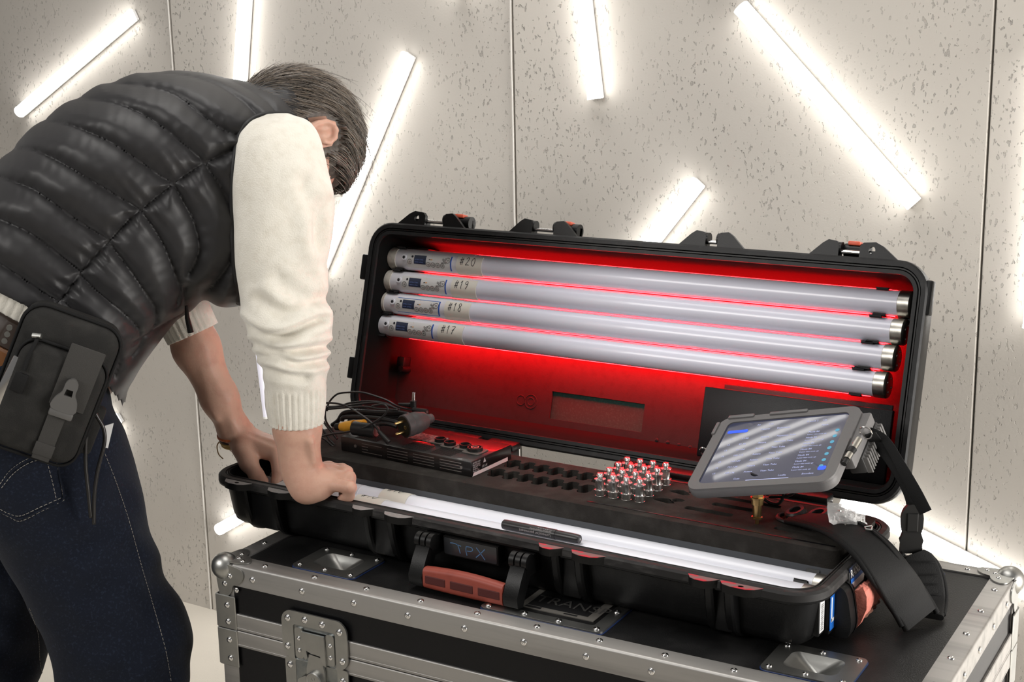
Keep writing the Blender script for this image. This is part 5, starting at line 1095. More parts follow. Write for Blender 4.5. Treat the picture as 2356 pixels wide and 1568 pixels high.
# neck and head
S.cap(at(600, 285, C0), hp(0, -0.035, -0.055), 0.062, 0.055, 0.03)
S.ell(HC, (sh, fw, uh), (0.077, 0.099, 0.102), 0.01)
S.ell(hp(0, 0.035, -0.055), (sh, fw, uh), (0.060, 0.062, 0.085), 0.03)      # face and jaw
S.cap(hp(0, 0.075, -0.120), hp(0, 0.080, -0.128), 0.020, 0.018, 0.03)         # chin
S.cap(hp(0, 0.094, -0.020), hp(0, 0.116, -0.064), 0.008, 0.013, 0.014)        # nose
for q in (1, -1):
    S.cap(hp(q * 0.012, 0.106, -0.066), hp(q * 0.014, 0.100, -0.066), 0.008, 0.007, 0.01)
    S.cap(hp(q * 0.012, 0.094, -0.006), hp(q * 0.052, 0.080, -0.004), 0.009, 0.008, 0.014)   # brow
    S.ell(hp(q * 0.032, 0.098, -0.026), (sh, fw, uh), (0.016, 0.012, 0.010), 0.012, 's')
    S.ell(hp(q * 0.032, 0.080, -0.027), (sh, fw, uh), (0.013, 0.013, 0.012), 0.004)
    S.cap(hp(q * 0.048, 0.070, -0.055), hp(q * 0.045, 0.066, -0.07), 0.018, 0.016, 0.03)
    S.ell(hp(q * 0.073, -0.004, 0.012 - 0.016), (sh, fw, uh), (0.010, 0.020, 0.028), 0.008)
S.cap(hp(-0.02, 0.099, -0.092), hp(0.02, 0.099, -0.092), 0.007, 0.007, 0.008); S.cap(hp(-0.017, 0.098, -0.103), hp(0.017, 0.098, -0.103), 0.008, 0.008, 0.006)
# ears (helix curve, lobe, concha)
for q in (1, -1):
    E0 = hp(q * 0.080, 0.002, -0.010)
    ef = nrm(fw - 0.15 * uh); eu = nrm(uh + 0.15 * fw); eo = sh * q
    pts = [(0.012, 0.012), (0.014, 0.024), (0.006, 0.033), (-0.006, 0.034), (-0.016, 0.027), (-0.019, 0.014), (-0.016, 0.0), (-0.010, -0.012), (-0.002, -0.022)]
    pts3 = [E0 + ef * a + eu * b + eo * (0.004 + 0.010 * (0.012 - a) / 0.03) for a, b in pts]
    for a, b in zip(pts3[:-1], pts3[1:]): S.cap(a, b, 0.0047, 0.0047, 0.003)
    S.cap(E0 + ef * -0.004 + eu * -0.024 + eo * 0.006, E0 + ef * 0.003 + eu * -0.026 + eo * 0.004, 0.0075, 0.0065, 0.006)
    S.ell(E0 + ef * -0.004 + eu * 0.006 + eo * 0.003, (ef, eu, nrm(eo + 0.3 * ef)), (0.018, 0.030, 0.0055), 0.004)
    S.cap(E0 + ef * -0.008 + eu * 0.018 + eo * 0.009, E0 + ef * -0.006 + eu * -0.008 + eo * 0.008, 0.0038, 0.0036, 0.004)
    S.ell(E0 + ef * 0.002 + eu * -0.002 + eo * 0.009, (ef, eu, eo), (0.007, 0.010, 0.006), 0.004, 's')
# right arm
SR = at(640, 385, -0.115); ER = at(660, 715, -0.155); WR = onY((689, 1048), -0.002)
S.cap(at(590, 340, C0), SR, 0.065, 0.045, 0.03); S.cap(SR, ER, 0.045, 0.038, 0.03); S.cap(ER, at(680, 925, -0.156), 0.034, 0.035, 0.02); S.cap(at(680, 925, -0.156), at(684, 985, -0.157), 0.0355, 0.0360, 0.02); S.cap(at(684, 985, -0.158), WR, 0.0355, 0.0300, 0.02, (1, 0.9, 1)); S.cap(WR, onY((695, 1085), -0.004), 0.0290, 0.0275, 0.02)
for a, b, r in (((716, 1015, -0.018), (722, 1062, -0.012), 0.005), ((664, 1020, -0.028), (674, 1090, -0.02), 0.005)): S.cap(onY(a[:2], a[2]), onY(b[:2], b[2]), r, r * 0.8, 0.012)
hR = lambda x, y, Y: onY((x, y), Y)
S.cap(hR(695, 1085, -0.004), hR(708, 1117, -0.006), 0.0280, 0.0270, 0.02)          # wrist to heel
S.cap(hR(708, 1118, -0.008), hR(738, 1124, -0.004), 0.0235, 0.0175, 0.02)            # hypothenar edge
mcp = {'i': hR(757, 1080, 0.058), 'm': hR(764, 1086, 0.040), 'r': hR(765, 1098, 0.021), 'p': hR(758, 1113, 0.004)}
car = {'i': hR(706, 1085, 0.028), 'm': hR(706, 1088, 0.018), 'r': hR(704, 1096, 0.008), 'p': hR(704, 1104, -0.002)}
for k in 'imrp': S.cap(car[k], mcp[k], 0.0175, 0.0128, 0.014)
for k in 'imr': S.cap(mcp[k] + np.array((0, 0, 0.003)), mcp[k] + np.array((0.004, 0, 0.002)), 0.0115, 0.010, 0.006)
def finger(P_, R_, k=0.0035):
    for a, b, r0, r1 in zip(P_[:-1], P_[1:], R_[:-1], R_[1:]): S.cap(a, b, r0, r1, k)
finger([mcp['p'], hR(806, 1121, 0.006), hR(803, 1141, 0.012), hR(786, 1147, 0.016)], [0.0112, 0.0102, 0.0088, 0.0078])
finger([mcp['r'], hR(803, 1098, 0.023), hR(806, 1122, 0.030), hR(790, 1134, 0.034)], [0.0118, 0.0112, 0.0095, 0.0085])
finger([mcp['m'], hR(797, 1086, 0.043), hR(800, 1108, 0.050), hR(786, 1118, 0.053)], [0.0118, 0.0112, 0.0095, 0.0085])
finger([mcp['i'], hR(788, 1080, 0.063), hR(793, 1098, 0.068), hR(782, 1108, 0.070)], [0.0115, 0.0105, 0.0090, 0.0080])
finger([hR(708, 1088, 0.030), hR(722, 1098, 0.058), hR(745, 1105, 0.072), hR(768, 1110, 0.080)], [0.0190, 0.0150, 0.0112, 0.0090], 0.008)
# left arm
SL = at(560, 380, 0.19); EL = at(412, 690, 0.115); WL = onY((541, 992), 0.100)
S.cap(at(590, 340, C0), SL, 0.065, 0.045, 0.03); S.cap(SL, EL, 0.042, 0.036, 0.03)
Fm = at(452, 800, 0.098)
S.cap(EL, Fm, 0.0370, 0.0390, 0.02); S.cap(Fm, at(505, 915, 0.080), 0.0390, 0.0300, 0.02); S.cap(at(505, 915, 0.080), WL, 0.0305, 0.0255, 0.02)
for a, b in (((425, 745), (470, 850)), ((470, 850), (500, 960)), ((452, 760), (500, 900)), ((500, 880), (540, 985))): S.cap(at(*a, 0.0685 - 0.00005 * (a[1] - 745)), at(*b, 0.0685 - 0.00005 * (b[1] - 745)), 0.0055, 0.0048, 0.010)
mcl = {'i': hR(634, 1046, 0.102), 'm': hR(652, 1034, 0.122), 'r': hR(664, 1030, 0.142), 'p': hR(668, 1032, 0.160)}
cal = {'i': hR(562, 1022, 0.092), 'm': hR(560, 1012, 0.104), 'r': hR(560, 1006, 0.116), 'p': hR(560, 1004, 0.128)}
S.cap(WL, hR(560, 1015, 0.104), 0.0260, 0.0265, 0.02)
for k in 'imrp': S.cap(cal[k], mcl[k], 0.0185, 0.0125, 0.014)
for a, b in ((cal['i'], mcl['i']), (cal['m'], mcl['m'])): S.cap(a + np.array((0, -0.006, 0.016)), b + np.array((0, -0.004, 0.010)), 0.0035, 0.003, 0.006)
finger([hR(560, 1032, 0.082), hR(572, 1064, 0.070), hR(590, 1092, 0.064), hR(606, 1106, 0.066)], [0.0205, 0.0155, 0.0122, 0.0092], 0.008)
finger([mcl['i'], hR(640, 1080, 0.092), hR(637, 1103, 0.088), hR(632, 1114, 0.090)], [0.0120, 0.0108, 0.0095, 0.0085])
for k, dy in (('m', 0.020), ('r', 0.040), ('p', 0.058)): finger([mcl[k], hR(668, 1070, 0.095 + dy), hR(668, 1092, 0.092 + dy), hR(662, 1102, 0.094 + dy)], [0.0118, 0.0108, 0.0095, 0.0085])
V, Q = S.mesh(); del S.f
person = mesh_np('person', V, Q, M_SKIN)
tag(person, 'man bent over the case in a black quilted vest, cream sweater and dark jeans', 'person')
for q in (1, -1):
    m = MB(); m.sphere((0, 0, 0), 0.0118, 16, 10, frame(hp(q * 0.032, 0.0835, -0.027), X_, Y_, Z_)); ey = m.build('eye', mat('eye_white', (0.75, 0.73, 0.7), 0.2), person)
    m = MB(); m.lathe([(0.0052, 0.0), (0.004, 0.0012), (0.0001, 0.0016)], 14, frame(hp(q * 0.032, 0.0947, -0.027), sh, uh, fw)); m.build('iris', mat('iris', (0.05, 0.035, 0.025), 0.2), ey)

# --- hair: fitted cap plus swept strands
M_HAIR = mat('dark_grey_hair', (0.075, 0.062, 0.052), 0.5, spec=0.4, var=(120, (0.14, 0.12, 0.10), 0.45, 0.7))
M_HAIR2 = mat('silver_hair', (0.30, 0.27, 0.24), 0.45, spec=0.4); M_HAIR3 = mat('brown_hair', (0.22, 0.175, 0.135), 0.45, spec=0.4)
def hairy(s_, f_, u_):
    if f_ > 0.078 - 0.35 * max(0.03 - u_, 0) * 0 and u_ < 0.045: return False
    if f_ > 0.040 and u_ < 0.020: return False
    if f_ > 0.020 and u_ < -0.020: return False
    if abs(s_) > 0.04 and ((f_ - 0.0) / 0.036) ** 2 + ((u_ + 0.006) / 0.046) ** 2 < 1: return False
    if f_ > -0.05 and u_ < -0.045: return False
    return u_ > -0.085
m = MB(); n1, n2 = 72, 44; Rr = (0.083, 0.106, 0.110); V_ = []; F_ = []; ok = []
for i in range(n2 + 1):
    ph = math.pi * i / n2
    for k in range(n1):
        t = 2 * math.pi * k / n1; q = (Rr[0] * math.sin(ph) * math.cos(t), Rr[1] * math.sin(ph) * math.sin(t), Rr[2] * math.cos(ph))
        h_ = hairy(*q); ok.append(h_); b = 1.0 if h_ else 0.93
        w_ = 1 + 0.012 * math.sin(9 * t + 3 * ph) + 0.008 * math.sin(23 * t - 11 * ph)
        V_.append(hp(q[0] * b * w_, q[1] * b * w_, q[2] * b * w_))
for i in range(n2):
    for k in range(n1):
        ids = (i * n1 + k, i * n1 + (k + 1) % n1, (i + 1) * n1 + (k + 1) % n1, (i + 1) * n1 + k)
        if any(ok[j] for j in ids): F_.append(ids)
m.add(V_, F_); m.build('hair', M_HAIR, person, 180, fixn=True)
def strands(n, mt, seed, rad, lift, ln, name='hair_strands', sel=None):
    rs = np.random.RandomState(seed); m = MB(); c = 0
    while c < n:
        v = nrm(rs.normal(size=3)); q = v * np.array(Rr)
        if not hairy(*q) or (sel and not sel(*q)): continue
        c += 1; p = hp(*q); P = [p]; L_ = ln * rs.uniform(0.6, 1.2); st = L_ / 9; wob = rs.uniform(-0.35, 0.35); cu = rs.uniform(-0.15, 0.25)
        lf = lift * rs.uniform(0.2, 1.6)
        for k in range(9):
            loc = np.array([(p - HC) @ sh, (p - HC) @ fw, (p - HC) @ uh]); nn = loc / np.array(Rr) ** 2; nn = nrm(nn[0] * sh + nn[1] * fw + nn[2] * uh)
            fr = k / 9
            d = uh * 0.85 + fw * (0.55 + 1.1 * max(0, loc[2] / 0.10) + cu * fr) + sh * (0.12 + wob)
            d = d - nn * (nn @ d); d = nrm(d); p = p + d * st
            loc = np.array([(p - HC) @ sh, (p - HC) @ fw, (p - HC) @ uh]); rr_ = math.sqrt(((loc / np.array(Rr)) ** 2).sum()); off = 1.0 + (0.012 + lf * fr) / 0.1
            loc = loc / rr_ * off
            if k > 1 and abs(loc[0]) > 0.045 and ((loc[1]) / 0.030) ** 2 + ((loc[2] + 0.006) / 0.038) ** 2 < 1: break
            p = hp(*loc); P.append(p)
        m.tube(P, [rad * (1 - 0.75 * k / 9) for k in range(len(P))], 3)
    o = m.build(name, mt, person, 180); o['kind'] = 'stuff'; return o
strands(1500, M_HAIR, 1, 0.0009, 0.006, 0.050); strands(900, M_HAIR2, 2, 0.0005, 0.009, 0.050); strands(900, M_HAIR3, 3, 0.0007, 0.008, 0.048); strands(70, M_HAIR, 9, 0.0006, 0.020, 0.075, sel=lambda s_, f_, u_: u_ > 0.02 and f_ < 0.03 and s_ > -0.05)
# --- vest: inflated side profile with quilted channels
def seg_dist(U, Vv, P):
    best = np.full(U.shape, 1e9, np.float32); sa = np.zeros(U.shape, np.float32); L = 0
    for (x0, y0), (x1, y1) in zip(P[:-1], P[1:]):
        dx, dy = x1 - x0, y1 - y0; l2 = dx * dx + dy * dy + 1e-9; t = np.clip(((U - x0) * dx + (Vv - y0) * dy) / l2, 0, 1)
        d = np.hypot(U - x0 - t * dx, Vv - y0 - t * dy); mk = d < best; best = np.where(mk, d, best); sa = np.where(mk, L + t * math.sqrt(l2), sa); L += math.sqrt(l2)
    return best, sa
def inside(U, Vv, P):
    r = np.zeros(U.shape, bool)
    for (x0, y0), (x1, y1) in zip(P, P[1:] + P[:1]):
        c = ((y0 > Vv) != (y1 > Vv)) & (U < (x1 - x0) * (Vv - y0) / (y1 - y0 + 1e-12) + x0); r ^= c
    return r
def z1(P): return [(x / 2.6133, y / 2.6133 + 100) for x, y in P]
sil = [tuple(q) for q in smooth_path([(-150, 600), (-120, 520), (-70, 440), (0, 368), (60, 305), (130, 250), (200, 209), (270, 180), (330, 165), (400, 157), (470, 163), (540, 178), (600, 193), (645, 208), (690, 250), (706, 285), (716, 350), (722, 440), (716, 540), (690, 630), (640, 690), (590, 706), (545, 703), (500, 697), (468, 684), (440, 712), (402, 738), (350, 800), (312, 862), (290, 900), (270, 980), (180, 1060), (20, 1010), (-120, 900), (-190, 760)], 4, True)]
hem = [loc3(at(x_, y_, -0.115)) for x_, y_ in ((-260, 590), (-150, 622), (-60, 645), (0, 664), (60, 692), (120, 728), (175, 780), (215, 835), (248, 895), (262, 930), (300, 1050))]
hem = [tuple(float(w_) for w_ in to_px(q_[0] * PR + C0 * PLt + q_[2] * PZ)) for q_ in hem]
seams = [z1(P) for P in (
    [(1000, 150), (1200, 165), (1350, 205), (1500, 275), (1600, 345), (1640, 410)], [(880, 160), (1050, 178), (1200, 205), (1330, 255), (1450, 335), (1520, 405)],
    [(665, 230), (800, 238), (900, 248), (1020, 275), (1120, 330), (1220, 410), (1330, 480), (1430, 515)], [(460, 325), (620, 325), (740, 345), (870, 395), (980, 460), (1080, 540), (1180, 620), (1240, 680)],
    [(270, 460), (400, 455), (550, 490), (680, 540), (800, 610), (900, 680), (980, 740), (1040, 770)], [(60, 640), (200, 605), (330, 630), (450, 680), (560, 740), (680, 810), (790, 880), (860, 920)],
    [(-140, 800), (0, 770), (120, 780), (250, 810), (340, 860), (430, 920), (540, 1000), (640, 1060), (690, 1090)], [(-250, 980), (0, 980), (80, 990), (200, 1030), (290, 1080), (380, 1150), (470, 1220), (520, 1260)],
    [(-250, 1160), (0, 1200), (80, 1230), (180, 1290), (280, 1360), (360, 1410), (420, 1420)],
    [(1240, 690), (1290, 760), (1330, 830), (1360, 900), (1385, 960)], [(1050, 780), (1100, 880), (1150, 970), (1180, 1070), (1190, 1140), (1170, 1210), (1130, 1290)],
    [(870, 930), (940, 1030), (990, 1120), (1030, 1220), (1060, 1320), (1080, 1400), (1060, 1480)], [(690, 1100), (760, 1200), (830, 1300), (890, 1400), (930, 1480), (945, 1580), (900, 1660)],
    [(520, 1280), (600, 1360), (680, 1430), (760, 1500), (830, 1590), (860, 1700), (800, 1790)], [(420, 1420), (520, 1520), (620, 1610), (700, 1700), (730, 1800), (700, 1900)], [(300, 1540), (400, 1620), (500, 1720), (580, 1830), (620, 1950)],
    [(1430, 1000), (1400, 1150), (1330, 1280), (1250, 1400)])]
side = z1([(1420, 570), (1300, 625), (1200, 670), (1050, 770), (900, 890), (800, 970), (690, 1090), (600, 1180), (520, 1280), (440, 1390), (370, 1470), (300, 1540), (200, 1620)])
armh = [(706, 278), (680, 268), (650, 263), (620, 263), (592, 270), (568, 288), (552, 318), (543, 360), (538, 430), (536, 510), (540, 590), (546, 650), (553, 706)]
pock = [(315, 748), (360, 728), (412, 706), (424, 690), (423, 626)]
h = 0.0034; lo = np.array((loc3(at(-210, 900, C0))[0], C0 - 0.235, loc3(at(200, 960, C0))[2] - 0.03)); hi = np.array((loc3(at(740, 500, C0))[0] + 0.02, C0 + 0.235, loc3(at(400, 140, C0))[2] + 0.03))
n = np.ceil((hi - lo) / h).astype(int) + 1
gr = lo[0] + np.arange(n[0]) * h; gz = lo[2] + np.arange(n[2]) * h; GR, GZ = np.meshgrid(gr, gz, indexing='ij')
Wp = GR[..., None] * PR + C0 * PLt + GZ[..., None] * PZ; U, Vv = to_px(Wp)
d, _ = seg_dist(U, Vv, sil + sil[:1]); d = np.where(inside(U, Vv, sil), d, -d) - 7
best = np.full(U.shape, 1e9); salong = np.zeros(U.shape); sid = np.zeros(U.shape)
for k, P in enumerate(seams + [side, armh, pock]):
    q, sa = seg_dist(U, Vv, [tuple(a) for a in smooth_path([np.array(a) for a in P], 3)]); mk = q < best; best = np.where(mk, q, best); salong = np.where(mk, sa, salong); sid = np.where(mk, k, sid)
x = np.clip(best / 46.0, 0, 1); hq = 0.0190 * (1 - (1 - x) ** 2) ** 0.72
dsd, ssd = seg_dist(U, Vv, [tuple(a) for a in smooth_path([np.array(a) for a in side], 3)])
hq += 0.0010 * np.sin(salong * 0.20 + sid * 1.7 + 1.5 * np.sin(salong * 0.05)) * np.exp(-best / 26) * np.clip(best / 8, 0, 1) + 0.0030 * np.sin(ssd * 0.21 + 1.6 * np.sin(ssd * 0.05)) * np.exp(-dsd / 40) * np.clip(dsd / 10, 0, 1)
hq *= 0.40 + 0.60 * np.clip(d / 60, 0, 1)
hq += 0.0012 * np.sin(U * 0.025 + Vv * 0.040 + 2 * np.sin(Vv * 0.015)) * np.clip(x, 0, 1)
sx = np.clip((U - 350) / 350, 0, 1); Wl = 0.150 + 0.022 * np.sin(np.clip((U + 150) / 700, 0, 1) * math.pi) + 0.012 * sx
Dd = 172 - 30 * sx
b = np.clip(1 - d / Dd, 0, None)
cc = (lo[1] + np.arange(n[1]) * h - C0)
f = np.sqrt((cc[None, :, None] / Wl[:, None, :]) ** 2 + (b[:, None, :]) ** 2) - 1 - (hq / 0.15)[:, None, :]
hd_, hs_ = seg_dist(U, Vv, hem); hin = inside(U, Vv, hem + [(900, 1050), (900, -200), (-500, -200), (-500, 590)])
hcut = (np.where(hin, -hd_, hd_) / 110.0)[:, None, :]
f = np.maximum(f, hcut)
V, Q = surface_nets(f.astype(np.float32), lo, h); V = V @ PB
M_VEST = mat('black_nylon', (0.0185, 0.0178, 0.0190), 0.50, spec=0.40, sheen=0.10, bump=(60, 0.06, 0.003, (1, 1, 0.5)))
vest = mesh_np('quilted_vest', V, Q, M_VEST, person); vest['label'] = 'black quilted down vest'
vbvh = BVHTree.FromPolygons([tuple(q) for q in V], [tuple(q) for q in Q])
def cast(bv, px, off=0.0):
    d_ = ray(px); hit = bv.ray_cast(Vector(CAMP), Vector(d_))
    if hit[0] is None: return None
    return np.array(hit[0]) + np.array(hit[1]) * off
# --- sweater sleeve, right arm
prof = [(262, 628, 655), (268, 590, 690), (280, 568, 712), (300, 551, 726), (330, 541, 740), (370, 538, 752), (420, 537, 761), (480, 536, 767), (540, 538, 764), (600, 543, 758), (650, 548, 752), (690, 552, 750), (720, 555, 757), (745, 560, 764), (765, 574, 766), (785, 584, 762), (805, 586, 757), (825, 592, 757), (845, 602, 755), (870, 608, 751), (900, 613, 747), (930, 614, 747), (955, 618, 745), (970, 620, 743)]
ys = np.arange(262, 970.1, 3.5); pa = np.array(prof, float); xl = np.interp(ys, pa[:, 0], pa[:, 1]); xr = np.interp(ys, pa[:, 0], pa[:, 2])
def smooth1(a, k=3): return np.convolve(np.pad(a, k, mode='edge'), np.ones(2 * k + 1) / (2 * k + 1), 'valid')
xl = smooth1(xl, 2); xr = smooth1(xr, 2)
folds = [([(556, 745), (600, 772), (650, 775), (700, 752), (735, 735)], 0.013, 11), ([(585, 790), (640, 806), (700, 806), (757, 796)], 0.012, 9), ([(590, 818), (640, 822), (690, 838), (756, 825)], 0.010, 9), ([(598, 845), (640, 858), (700, 868)], 0.006, 10), ([(600, 690), (650, 722), (700, 718), (740, 690)], 0.006, 14), ([(745, 470), (735, 540), (752, 600)], 0.006, 16), ([(700, 420), (728, 500), (735, 560)], 0.005, 16), ([(640, 640), (690, 680), (740, 690)], 0.004, 16)]
cS = np.interp(ys, [262, 420, 715, 970], [-0.105, -0.130, -0.155, -0.155])
RN = 110; rings_ = []
for i, y in enumerate(ys):
    c = at((xl[i] + xr[i]) / 2, y, cS[i]); wpx = np.linalg.norm(at(xr[i], y, cS[i]) - at(xl[i], y, cS[i])) / 2; ring = []
    for k in range(RN):
        t = 2 * math.pi * k / RN; rr_ = wpx
        p = c + rr_ * (math.cos(t) * PR + 0.97 * math.sin(t) * PLt); ring.append(p)
    rings_.append(ring)
A_ = np.array(rings_); Uu, Vu = to_px(A_); dirn = A_ - A_.mean(1, keepdims=True); dirn /= np.linalg.norm(dirn, axis=2, keepdims=True); near = np.clip(0.35 - dirn @ PLt, 0.25, 1)
disp = np.zeros(Uu.shape)
for P, a, w in folds:
    q, sa = seg_dist(Uu, Vu, [tuple(b_) for b_ in smooth_path([np.array(b_) for b_ in P], 4)]); disp -= a * np.exp(-(q / w) ** 2) * near; disp += 0.55 * a * np.exp(-((q - 2.0 * w) / (1.1 * w)) ** 2) * near
th = np.arange(RN) * 2 * math.pi / RN
cuff = np.clip((ys - 884) / 10, 0, 1)[:, None]; disp += cuff * 0.0018 * np.cos(th * 30)[None, :] + 0.0012 * np.sin(Uu * .05 + Vu * .03)
A_ = A_ + dirn * disp[..., None]
end = A_[-1]; cE = end.mean(0); inner = [[tuple(cE + (p - cE) * s_ + np.array((0, 0, dz))) for p in end] for s_, dz in ((1.01, -0.003), (0.985, -0.0035), (0.97, 0.0), (0.965, 0.03))]
m = MB(); m.rings([list(r) for r in A_] + inner, (True, False))
M_WOOL = mat('cream_wool', (0.80, 0.765, 0.68), 0.95, spec=0.1, sheen=0.5, bump=(420, 0.45, 0.0025), var=(60, (0.72, 0.68, 0.59), 0.45, 0.75))
m.build('sweater_sleeve', M_WOOL, person, 180, fixn=True)
# sleeve of the far arm, pushed up to a ribbed band
path = smooth_path([at(500, 520, 0.175), at(440, 600, 0.145), at(415, 655, 0.122), at(418, 710, 0.112), at(444, 768, 0.104)], 10); R = []
for i, p in enumerate(path):
    a = nrm(path[min(i + 1, len(path) - 1)] - path[max(i - 1, 0)]); e = nrm(np.cross(a, PLt)); g = np.cross(a, e); fr = i / (len(path) - 1); r_ = 0.053 - 0.007 * fr
    R.append([p + (r_ + (0.0016 * math.cos(t * 28) if fr > 0.6 else 0)) * (math.cos(t) * e + math.sin(t) * g) for t in np.linspace(0, 2 * math.pi, 96, endpoint=False)])
e_ = np.array(R[-1]); ce = e_.mean(0); R += [[tuple(ce + (p - ce) * s_) for p in e_] for s_ in (0.95, 0.88)]
m = MB(); m.rings(R, (True, False)); m.build('sweater_sleeve', M_WOOL, person, 180, fixn=True)
# armhole binding
for P, rr_, nm in ((armh, 0.0048, 'armhole_binding'),):
    pts = []
    for q in smooth_path([np.array(a) for a in P], 4):
        p = cast(vbvh, (q[0] - 3, q[1]), 0.0)
        if p is not None: pts.append(p)
    if len(pts) > 3: m = MB(); m.tube(smooth_path(pts[::3], 4), rr_, 8); m.build(nm, mat('black_binding', (0.012, 0.012, 0.013), 0.6), vest, 180)
# vest zip pull at the pocket
p0_ = cast(vbvh, (424, 700), 0.004); 
if p0_ is not None:
    m = MB(); m.tube([p0_, p0_ + np.array((0, 0, -0.02)), p0_ + 0.004 * PR + np.array((0, 0, -0.045))], [0.0025, 0.004, 0.005], 8); m.build('zip_pull', M_RUB, vest)
# collar
m = MB(); cN = at(652, 262, C0); axn = nrm(0.75 * PR + 0.35 * PZ); e = nrm(np.cross(axn, PLt)); R = []
for s_, r_ in ((-0.02, 0.088), (0.0, 0.084), (0.02, 0.078), (0.03, 0.072), (0.028, 0.066), (0.0, 0.062)):
    R.append([cN + axn * s_ + r_ * (math.cos(t) * e * 0.80 + math.sin(t) * PLt * 0.95) for t in np.linspace(0, 2 * math.pi, 48, endpoint=False)])
m.rings(R, (False, False)); m.build('collar', M_VEST, vest, 180, fixn=True)
# --- sweater hem and belt round the waist
def waist(c, a, d_r, d_l, s0, s1, name, mt, rib=0.0, th_=0.004):
    m = MB(); e = nrm(np.cross(PLt, a)); R = []
    for s_, k in ((s0, 0.98), (s0 + 0.004, 1.0), (s1 - 0.004, 1.0), (s1, 0.98)):
        R.append([c + a * s_ + k * ((d_r + rib * math.cos(t * 60)) * math.cos(t) * e + (d_l + rib * math.cos(t * 60)) * math.sin(t) * PLt) for t in np.linspace(0, 2 * math.pi, 180, endpoint=False)])
    m.rings(R, (True, True)); return m.build(name, mt, person, 180 if rib else 40, fixn=True)
wa = nrm(at(180, 640, C0) - at(75, 850, C0)); wc = at(62, 765, C0)
waist(wc, wa, 0.130, 0.166, 0.046, 0.11, 'sweater_hem', M_WOOL, 0.0018)
M_LEATH = mat('brown_leather', (0.22, 0.085, 0.022), 0.45, var=(30, (0.14, 0.05, 0.015), 0.45, 0.75)); M_DKLE = mat('dark_leather', (0.035, 0.020, 0.013), 0.5)
waist(wc, wa, 0.134, 0.172, 0.0, 0.048, 'belt_lining', M_DKLE); waist(wc, wa, 0.138, 0.178, -0.045, 0.002, 'belt', M_LEATH)
# --- jeans
S = SDF((-0.66, -0.33, FZ + 0.02), (0.05, 0.42, 0.45), 0.0050)
S.cap(at(20, 850, C0), at(48, 965, C0 + 0.01), 0.128, 0.138, 0.05, (1, 1.28, 1))
S.cap(at(55, 955, -0.045), KR + PR * 0.0, 0.134, 0.104, 0.05); S.cap(KR, AR, 0.106, 0.090, 0.03); S.cap(at(60, 990, -0.04), at(130, 1110, -0.05), 0.118, 0.122, 0.04)
S.cap(KR + np.array((0, 0, 0.0)) + 0.012 * PR, KR + 0.010 * PR - np.array((0, 0, 0.04)), 0.100, 0.098, 0.03)
S.cap(at(55, 950, 0.12), KL, 0.135, 0.100, 0.05); S.cap(KL, AL, 0.100, 0.088, 0.03)
V, Q = S.mesh(); del S.f
U_, V2 = to_px(V); nz_ = 0.0016 * np.sin(U_ * 0.05 + V2 * 0.031 + 1.3 * np.sin(V2 * 0.02)) + 0.0012 * np.sin(U_ * 0.021 - V2 * 0.06 + np.sin(U_ * 0.04))
V = V + (PR[None, :] * nz_[:, None]) - PLt[None, :] * nz_[:, None] * 1.5
M_DEN = mat('dark_denim', (0.0070, 0.0098, 0.0185), 0.9, spec=0.15, sheen=0.06, var=(240, (0.018, 0.025, 0.045), 0.54, 0.74), bump=(900, 0.4, 0.0012))
jeans = mesh_np('jeans', V, Q, M_DEN, person); jeans['label'] = 'dark indigo jeans with pale stitching'
jb = BVHTree.FromPolygons([tuple(q) for q in V], [tuple(q) for q in Q])
M_STI = mat('pale_thread', (0.30, 0.28, 0.25), 0.8)
def stitch(P, name='stitching', dash=True):
    pts = [cast(jb, tuple(q), 0.0006) for q in smooth_path([np.array(a) for a in P], 14)]; pts = [p for p in pts if p is not None]
    if len(pts) < 3: return
    m = MB(); acc = 0; run = [pts[0]]; on = True
    L = 0.0
    for a, b in zip(pts[:-1], pts[1:]):
        n_ = max(1, int(np.linalg.norm(b - a) / 0.0015))
        for k in range(n_):
            p = a + (b - a) * (k + 1) / n_; run.append(p); L += np.linalg.norm(b - a) / n_
            if L > (0.0034 if on else 0.0016):
                if on and len(run) > 1: m.tube(run, 0.00055, 4)
                run = [p]; on = not on; L = 0
    if m.V: o = m.build(name, M_STI, jeans, 180); o['kind'] = 'stuff'
def z5(P): return [(x / 2.7604, y / 2.7604 + 1000) for x, y in P]
stitch(z5([(0, 310), (60, 230), (140, 170), (230, 135), (345, 125)])); stitch(z5([(10, 335), (80, 250), (160, 190), (240, 160), (350, 148)]))
stitch(z5([(350, 125), (375, 250), (405, 415)])); stitch(z5([(300, 170), (330, 290), (355, 400)])); stitch(z5([(405, 415), (270, 480), (135, 545), (70, 525), (0, 490)])); stitch(z5([(385, 400), (260, 455), (135, 512), (60, 500), (0, 470)]))
stitch(z5([(665, 120), (740, 310), (820, 550), (900, 840), (980, 1110), (1050, 1360), (1085, 1560)])); stitch(z5([(190, 1100), (240, 1260), (255, 1460), (290, 1568)]))
# pocket patch edge
pp_ = [cast(jb, q, 0.001) for q in z5([(-60, 400), (60, 240), (140, 180), (230, 143), (350, 132), (378, 260), (398, 408), (270, 470), (135, 530), (60, 510), (-60, 450)])]
pp_ = [p for p in pp_ if p is not None]
m = MB(); m.tube(smooth_path(pp_, 6, True), 0.0016, 6, True); m.build('pocket_edge', M_DEN, jeans, 180)
